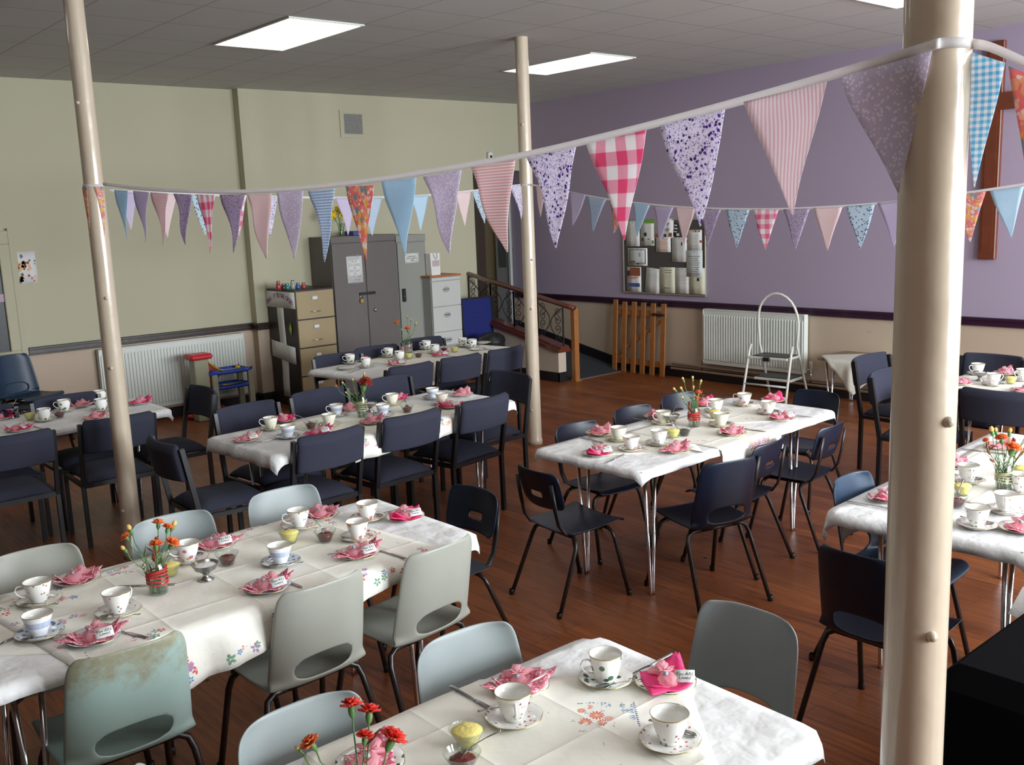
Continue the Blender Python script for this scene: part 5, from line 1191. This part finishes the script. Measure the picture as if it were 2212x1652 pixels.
cup(4, 774, 1164, 'bouquet', 'near side, right', 45, 160)
cup(4, 795, 1122, 'bouquet', 'right end, far side', 55, -20)
plate(4, 774, 1200, 'pat', 'near side, right', 'roses', -5, -3)
knife(4, 862, 1203, 818, 1190, 'near side, far right')
plate(4, 876, 1120, 'hot', 'at the right end', 'roses', 25, -15)
knife(4, 818, 1112, 868, 1100, 'at the right end')
vase(4, 343, 1281, m_ribr, [('orange', -.075, .015, .205, .013), ('bud', -.055, .03, .215, .012), ('bud', -.085, .01, .165, .010), ('orange', .035, .04, .21, .016), ('orange', .055, .02, .195, .015), ('orange', .045, -.02, .150, .019), ('orange', .0, -.02, .155, .018), ('bud', .075, .03, .195, .012)], 'glass jar wound with red ribbon on the left front table', rname='red-ribboned', sprig=[(.0, .0, .17)])
# ---- middle table (1)
plate(1, 1296, 938, 'pale', 'leftmost far side', 'white', 5)
plate(1, 1291, 982, 'hot', 'at the left end', 'white', 15, -20)
cup(1, 1337, 951, 'yellow', 'leftmost far side', 60, 170)
cup(1, 1364, 972, 'bouquet', 'at the left end', 50, 200)
cup(1, 1424, 960, 'roses', 'near side, left', 40, 190)
plate(1, 1458, 975, 'pat', 'near side, left', 'yellow', -10)
dish(1, 1451, 918, 'sugar', 'left of the flower jar', spoon=20)
dish(1, 1454, 946, 'butter', 'near side, left')
dish(1, 1478, 941, 'jamd', 'below the flower jar')
cup(1, 1433, 915, 'yellow', 'far side, behind the sugar bowl', 160, None)
plate(1, 1420, 902, 'pale', 'far side, second from left', 'white', 20)
knife(1, 1250, 943, 1305, 958, 'far side, leftmost')
knife(1, 1306, 1002, 1347, 983, 'at the left end')
plate(1, 1522, 874, 'hot', 'far side, right of the jar', 'white', 5)
cup(1, 1547, 890, 'roses', 'far side, right of the jar', 165, 200)
dish(1, 1544, 903, 'butter', 'far side, centre')
cup(1, 1558, 920, 'yellow', 'near side, centre', 60, -10)
plate(1, 1581, 938, 'pat', 'near side, centre', 'yellow', -8)
knife(1, 1653, 933, 1584, 924, 'near side, centre')
knife(1, 1516, 978, 1452, 965, 'near side, left')
cup(1, 1608, 875, 'bouquet', 'at the far right', 120, -10)
plate(1, 1672, 866, 'hot', 'at the far right', 'white', 10)
cup(1, 1660, 893, 'bouquet', 'at the right end', 80, -20)
plate(1, 1688, 906, 'pat', 'near side, right', 'yellow', -5, 0)
knife(1, 1755, 902, 1685, 895, 'near side, right')
knife(1, 1374, 905, 1413, 912, 'far side, second')
vase(1, 1499, 921, m_ribr, [('orange', .025, -.01, .17, .016), ('bud', -.10, .04, .21, .010), ('bud', -.02, .05, .25, .010), ('bud', .03, .03, .25, .010), ('bud', .055, .0, .23, .010), ('bud', -.045, .04, .20, .011), ('bud', -.06, .02, .16, .009), ('orange', .0, -.02, .15, .012), ('bud', .02, .02, .20, .009)], 'glass jar with red ribbon on the middle table', rname='middle', sprig=[(.06, -.02, .19), (.07, .02, .16), (-.05, .0, .13)])
# ---- middle left table (2)
plate(2, 533, 952, 'pale', 'at the left end', 'white', -5, 5)
knife(2, 535, 961, 590, 950, 'at the left end')
cup(2, 586, 927, 'yellow', 'far side, leftmost', 165, 185)
cup(2, 623, 945, 'blue', 'near side, leftmost', 40, -30)
plate(2, 612, 910, 'hot', 'far side, leftmost', 'yellow', 10)
dish(2, 672, 926, 'jam', 'left half', spoon=150)
plate(2, 688, 938, 'hot', 'near side, left', 'white', 0, 0)
cup(2, 712, 920, 'yellow', 'near side, left of the jar', 60, 160)
cup(2, 728, 898, 'blue', 'far side, left of the jar', 165, 180)
plate(2, 755, 886, 'pale', 'far side, left of the jar', 'blue', 10)
dish(2, 800, 889, 'sugar', 'behind the flower jar')
cup(2, 828, 898, 'blue', 'right of the flower jar', 40, 170)
plate(2, 803, 914, 'pat', 'near side, right of the jar', 'white', -5)
dish(2, 880, 891, 'jam', 'right half', spoon=70)
cup(2, 848, 874, 'yellow', 'far side, right of the jar', 165, 180)
plate(2, 860, 864, 'hot', 'far side, centre', 'white', 10)
knife(2, 797, 868, 828, 875, 'far side, centre')
cup(2, 935, 861, 'blue', 'far side, rightmost', 60, 180)
cup(2, 955, 873, 'yellow', 'near side, rightmost', 50, 180)
plate(2, 998, 854, 'pale', 'at the right end', 'roses', 20)
plate(2, 970, 880, 'hot', 'near side, right', 'yellow', 0, 0)
vase(2, 783, 901, m_ribw, [('dark', .01, -.01, .165, .036), ('dark', .02, -.02, .19, .030), ('orange', -.12, .07, .20, .009), ('bud', -.08, .05, .21, .009), ('bud', -.03, .03, .22, .009), ('bud', .03, .0, .25, .010), ('bud', -.07, .04, .15, .008)], 'glass jar wound with raffia holding a dark red flower, middle left table', hv=.14, rname='raffia-wound')
# ---- table by the cupboards (3)
cup(3, 757, 785, 'ivy', 'far side, leftmost', 165, None); cup(3, 791, 793, 'ivy', 'near side, leftmost', 50, 190)
plate(3, 748, 797, None, 'at the left end', 'ivy'); plate(3, 776, 779, 'hot', 'far side, leftmost', 'ivy', 5, favor=False)
knife(3, 751, 806, 781, 797, 'at the left end'); cup(3, 840, 771, 'ivy', 'far side, left of the vase', 165, 60)
plate(3, 857, 762, 'pale', 'far side, behind the cup', 'ivy', 5); cup(3, 864, 778, 'ivy', 'near side, left of the vase', 60, 190)
plate(3, 856, 788, 'pale', 'near side, left', 'ivy', 0, 0); dish(3, 883, 775, 'butter', 'in front of the vase'); dish(3, 904, 772, 'jam', 'right of the vase')
cup(3, 922, 754, 'ivy', 'far side, right of the vase', 160, None); cup(3, 940, 763, 'ivy', 'centre right', 60, 190)
plate(3, 951, 769, 'hot', 'near side, centre', 'ivy', 0, 0); dish(3, 959, 760, 'jamd', 'right half', spoon=60); dish(3, 982, 761, 'butter', 'right half')
cup(3, 1000, 748, 'ivy', 'right end, left one', 165, None); cup(3, 1021, 751, 'ivy', 'right end, right one', 165, None); plate(3, 1043, 742, None, 'at the right end', 'ivy'); plate(3, 1031, 756, None, 'near side, right end', 'ivy')
knife(3, 1046, 754, 1066, 757, 'at the right end'); knife(3, 724, 783, 745, 784, 'far side, leftmost'); knife(3, 975, 770, 993, 771, 'near side, centre')
vase(3, 883, 768, m_ribp, [('orange', -.085, .02, .275, .022), ('orange', .0, -.01, .21, .024), ('bud', .04, .0, .30, .009), ('bud', .07, -.02, .26, .012), ('bud', .02, .02, .33, .009), ('bud', -.04, .02, .22, .008)], 'glass vase with pink ribbon on the table by the cupboards', hv=.135, r=.034, rname='pink-ribboned')
# ---- left radiator table (6)
cup(6, 140, 888, 'ivy', 'far side, centre', 165, None); plate(6, 173, 878, 'pale', 'far side, centre', 'ivy', 5)
cup(6, 218, 867, 'ivy', 'far side, behind the column', 165, None); cup(6, 220, 886, 'ivy', 'near side, beside the column', 50, 200)
plate(6, 206, 905, 'pale', 'near side, centre', 'ivy', 0); dish(6, 129, 902, 'jam', 'centre'); cup(6, 97, 908, 'ivy', 'near side, left of the jam', 50, None)
dish(6, 66, 907, 'butter', 'left half'); dish(6, 26, 901, 'sugar', 'left half', spoon=50); plate(6, 40, 930, 'hot', 'near side, left', 'ivy', 0, 60)
knife(6, 101, 929, 74, 922, 'near side, left'); plate(6, 302, 872, 'hot', 'right of the column', 'ivy', 12); plate(6, 2, 905, 'hot', 'cut by the left edge', 'ivy', 0)
# ---- right table (7)
cup(7, 2090, 1041, 'roses', 'far side, left of the jar', 215, -30); dish(7, 2078, 1069, 'butter', 'beside the column'); dish(7, 2066, 1095, 'jam', 'beside the column', spoon=10)
cup(7, 2172, 1106, 'roses', 'near the right edge', 200, 170); cup(7, 2110, 1138, 'roses', 'near side', 20, -30); plate(7, 2207, 1145, 'pat', 'at the right edge', 'roses', 0)
plate(7, 2068, 1008, 'pat', 'far side, beside the column', 'roses', 0); plate(7, 2163, 968, 'pale', 'far end', 'roses', 0, favor=False); dish(7, 2206, 1030, 'butter', 'right of the jar'); plate(7, 1916, 1080, 'pat', 'at the left end', 'roses', 10)
knife(7, 1850, 1087, 1912, 1098, 'at the left end'); cup(7, 2204, 1062, 'roses', 'right of the jar', 60, None); knife(7, 2108, 974, 2140, 978, 'far side')
vase(7, 2167, 1059, m_ribw, [('orange', .0, -.02, .155, .026), ('orange', -.01, .01, .20, .020), ('bud', -.055, .03, .24, .014), ('bud', -.02, .03, .235, .011), ('bud', .03, .0, .225, .012), ('red', .085, -.05, .235, .022), ('bud', .075, -.05, .20, .012), ('orange', -.085, .04, .215, .010), ('red', .11, -.05, .275, .020)], 'glass jar wound with raffia on the right table', rname='right table', sprig=[(.05, -.02, .20), (.09, -.06, .19), (-.09, .05, .19)])
# ---- far right table (8)
cup(8, 2112, 809, 'roses', 'far side', 150, None); dish(8, 2116, 822, 'sugar', 'in front of the cup'); cup(8, 2146, 832, 'roses', 'near side', -30, -60)
dish(8, 2183, 829, 'butter', 'right'); dish(8, 2164, 822, 'jamd', 'centre', spoon=-20); plate(8, 2172, 808, 'pat', 'far side', 'roses', 0); cup(8, 2210, 822, 'roses', 'cut by the right edge', 150, None)
plate(8, 2078, 830, 'pat', 'beside the column', 'roses', 0); plate(8, 2211, 846, 'pat', 'cut by the right edge', 'roses', 0, favor=False)
# ================================================================ bunting
def bunting(name, label, segs, th=.024):
    """segs: list of (tape points, flags); a flag is (P0, P1, tip, cloth, phrase)"""
    t = empty('bunting', (0, 0, 0), 0, label, 'bunting', None)
    return t
def tape(t, pts, w_=.016):
    b = MB(); pts = [Vector(p) for p in pts]; fine = []
    for i in range(len(pts)-1):
        p0, p1, p2, p3 = pts[max(i-1, 0)], pts[i], pts[i+1], pts[min(i+2, len(pts)-1)]
        for k in range(6):
            s = k/6; fine.append(.5*((2*p1)+(p2-p0)*s+(2*p0-5*p1+4*p2-p3)*s*s+(3*p1-p0-3*p2+p3)*s**3))
    fine.append(pts[-1])
    P = [[(q.x, q.y, q.z+w_*.5), (q.x, q.y, q.z), (q.x, q.y, q.z-w_*.5)] for q in fine]
    b.sheet(P, .0014); b.build('tape', m_tape, t)
NM = {'blue': 'plain pale blue', 'lav': 'plain lavender', 'pink': 'plain pale pink', 'pstr': 'pink pinstriped', 'pvst': 'pink upright striped', 'star': 'white with purple star flowers', 'pdit': 'purple small flowered', 'pg': 'pink gingham', 'bg': 'blue gingham', 'lg': 'light blue checked', 'oran': 'orange retro floral', 'lil': 'lilac blossom', 'bdot': 'pale blue sprigged'}
def flag(t, P0, P1, tip, cloth, seed=0, amp=.008):
    c = (P0+P1)/2; ax = (P1-P0); w_ = ax.length/2; ang = math.atan2(ax.y, ax.x); dx = Vector((math.cos(ang), math.sin(ang), 0))
    tl = (tip-c).dot(dx); h = c.z-tip.z; sl = (P1.z-P0.z)/2; rows = []
    random.seed(seed*3+1); ph = random.uniform(0, 6); bow = random.uniform(-.012, .012); n = 12
    for i in range(n+1):
        s = i/n*.985; row = []
        for j in range(9):
            v = -1+j/4; x = v*w_*(1-s)+tl*s+bow*math.sin(PI*s)*.5; z = v*sl*(1-s)-h*s
            y = amp*math.sin(ph+x*26+s*2.5)*min(1, s*4)+amp*.8*math.sin(ph*2+s*6)*s
            row.append((x, y, z))
        rows.append(row)
    b = MB(); b.sheet(rows, .0012); o = b.build('pennant', FL[cloth], t); o.location = c; o.rotation_euler = (0, 0, ang); o['label'] = NM[cloth]+' pennant'; return o
A1, B1 = (1.90-.058, 5.63), (1.618, .765)
t = empty('bunting', (0, 0, 0), 0, 'long front string of patterned pennants from the left column over the near column', 'bunting', 'bunting strings')
F1 = [((247, 410), (277, 412), (273, 520), 'blue'), ((288, 412), (323, 415), (315, 525), 'lav'), ((325, 415), (365, 418), (357, 533), 'pstr'), ((375, 418), (415, 420), (403, 530), 'pdit'), ((425, 420), (465, 421), (455, 550), 'pg'), ((475, 420), (530, 420), (510, 548), 'pdit'), ((533, 420), (587, 418), (572, 562), 'pink'), ((598, 416), (655, 412), (636, 562), 'lil'), ((665, 412), (724, 407), (708, 568), 'bg'), ((747, 402), (808, 400), (790, 565), 'oran'), ((824, 392), (899, 384), (877, 555), 'blue'), ((914, 382), (997, 367), (973, 550), 'lil'), ((1018, 362), (1113, 345), (1089, 548), 'pstr'), ((1138, 340), (1244, 318), (1207, 538), 'star'), ((1267, 312), (1396, 280), (1350, 522), 'pg'), ((1425, 272), (1566, 236), (1512, 492), 'star'), ((1607, 220), (1786, 176), (1713, 468), 'pvst'), ((1815, 168), (2013, 110), (1945, 420), 'lil')]
for i, (a, c, d, k) in enumerate(F1): flag(t, onpl(*a, A1, B1), onpl(*c, A1, B1), onpl(*d, A1, B1), k, i, .007)
tp = [onpl(x, y, A1, B1) for (x, y) in ((222, 397), (330, 409), (475, 414), (590, 411), (700, 402), (830, 386), (960, 365), (1130, 335), (1300, 296), (1500, 245), (1700, 190), (1880, 138), (2010, 99))]
z0 = tp[-1].z; cx_, cy_, rr_ = 1.682, .810, .0575
wrap = [Vector((cx_+rr_*math.cos(a), cy_+rr_*math.sin(a), z0+.004)) for a in (PI*1.05, PI*1.18, PI*1.32, PI*1.45, PI*1.58)]
A2, B2 = (wrap[-1].x, wrap[-1].y), (1.95, -.9)
t2 = [onpl(x, y, A2, B2) for (x, y) in ((2140, 102), (2212, 134), (2300, 178), (2420, 240))]
tape(t, tp+wrap[1:]+t2, .0165)
for i, (a, c, d, k) in enumerate([((2078, 104), (2166, 136), (2103, 408), 'lg'), ((2186, 142), (2275, 184), (2222, 425), 'oran')]): flag(t, onpl(*a, A2, B2), onpl(*c, A2, B2), onpl(*d, A2, B2), k, 40+i, .006)
c1 = (1.885, 5.69); z1 = tp[0].z+.002
tape(t, [(c1[0]+.057*math.cos(a), c1[1]+.057*math.sin(a), z1) for a in (PI*1.72, PI*1.5, PI*1.25, PI, PI*.8)], .016)
for i, (a0, a1, tip) in enumerate(((PI*.93, PI*1.2, (186, 500)), (PI*1.42, PI*1.7, (230, 490)))):
    P0, P1 = [Vector((c1[0]+.061*math.cos(a), c1[1]+.061*math.sin(a), z1-.006)) for a in (a0, a1)]; tt = onpl(*tip, P0[:2], P1[:2]); tt = Vector(((P0.x+P1.x)/2, (P0.y+P1.y)/2, 1.90)); flag(t, P0, P1, tt, 'oran', 50+i, .002)
u = empty('bunting', (0, 0, 0), 0, 'rear string of patterned pennants passing behind the middle column', 'bunting', 'bunting strings')
A3, B3 = (1.95, 5.75), (5.298, 5.93)
q = lambda x, y: onpl(x, y, A3, B3)
F2 = [((255, 413), (297, 417), (283, 500), 'lav'), ((340, 417), (382, 420), (362, 515), 'pink'), ((410, 420), (452, 422), (443, 512), 'bdot'), ((492, 423), (532, 424), (517, 512), 'pg'), ((560, 424), (599, 425), (582, 514), 'star'), ((724, 427), (765, 427), (753, 510), 'lav'), ((783, 427), (825, 426), (803, 511), 'bg'), ((886, 424), (926, 421), (910, 501), 'blue'), ((985, 416), (1017, 413), (1002, 490), 'pink'), ((1019, 413), (1056, 409), (1046, 484), 'bdot'), ((1103, 402), (1134, 398), (1126, 475), 'star')]
for i, (a, c, d, k) in enumerate(F2): flag(u, q(*a), q(*c), q(*d), k, 60+i, .006)
A4, B4 = (5.36, 5.865), (5.36, 1.0)
q2 = lambda x, y: onpl(x, y, A4, B4)
tape(u, [q(*p) for p in ((235, 411), (400, 419), (600, 425), (760, 427), (900, 423), (1020, 412), (1118, 400))]+[Vector((5.36-.067*math.cos(a), 5.93-.067*math.sin(a), q(1118, 400).z)) for a in (.3, .8, 1.3)]+[q2(*p) for p in ((1178, 404), (1240, 417), (1310, 430), (1400, 441), (1500, 449), (1640, 452), (1750, 449), (1850, 443), (1960, 433), (2090, 416), (2212, 398), (2330, 380))], .014)
F3 = [((1158, 400), (1180, 405), (1167, 470), 'pink'), ((1230, 414), (1265, 421), (1237, 490), 'lav'), ((1268, 425), (1310, 430), (1283, 502), 'bg'), ((1317, 432), (1358, 437), (1325, 508), 'oran'), ((1367, 438), (1404, 443), (1378, 512), 'blue'), ((1412, 446), (1455, 448), (1426, 524), 'lav'), ((1458, 448), (1502, 450), (1477, 528), 'pink'), ((1512, 450), (1558, 452), (1527, 535), 'pdit'), ((1568, 453), (1619, 453), (1590, 536), 'bdot'), ((1626, 452), (1682, 452), (1652, 540), 'pg'), ((1692, 452), (1750, 450), (1720, 541), 'pdit'), ((1757, 449), (1820, 447), (1787, 543), 'pink'), ((1825, 446), (1890, 440), (1857, 539), 'bdot'), ((1895, 438), (1962, 431), (1932, 535), 'lav'), ((1975, 430), (2045, 420), (2012, 530), 'lil'), ((2060, 420), (2130, 414), (2097, 525), 'oran'), ((2138, 412), (2212, 402), (2184, 515), 'blue')]
for i, (a, c, d, k) in enumerate(F3): flag(u, q2(*a), q2(*c), q2(*d), k, 80+i, .006)
MB.build = _oldbuild
# added box standing in for an unreadable black area at the lower right
t = empty('dark_area_box', (2.75, .52, 0), 0, 'added black box standing in for an unreadable dark area at lower right', 'box')
b = MB(); b.box(-.60, .85, -.75, .48, 0, .84, bev=.05); b.build('box_body', M('dark_area_black', (.004, .004, .005), 1, spec=.05, nz=None), t)
bpy.context.view_layer.update()
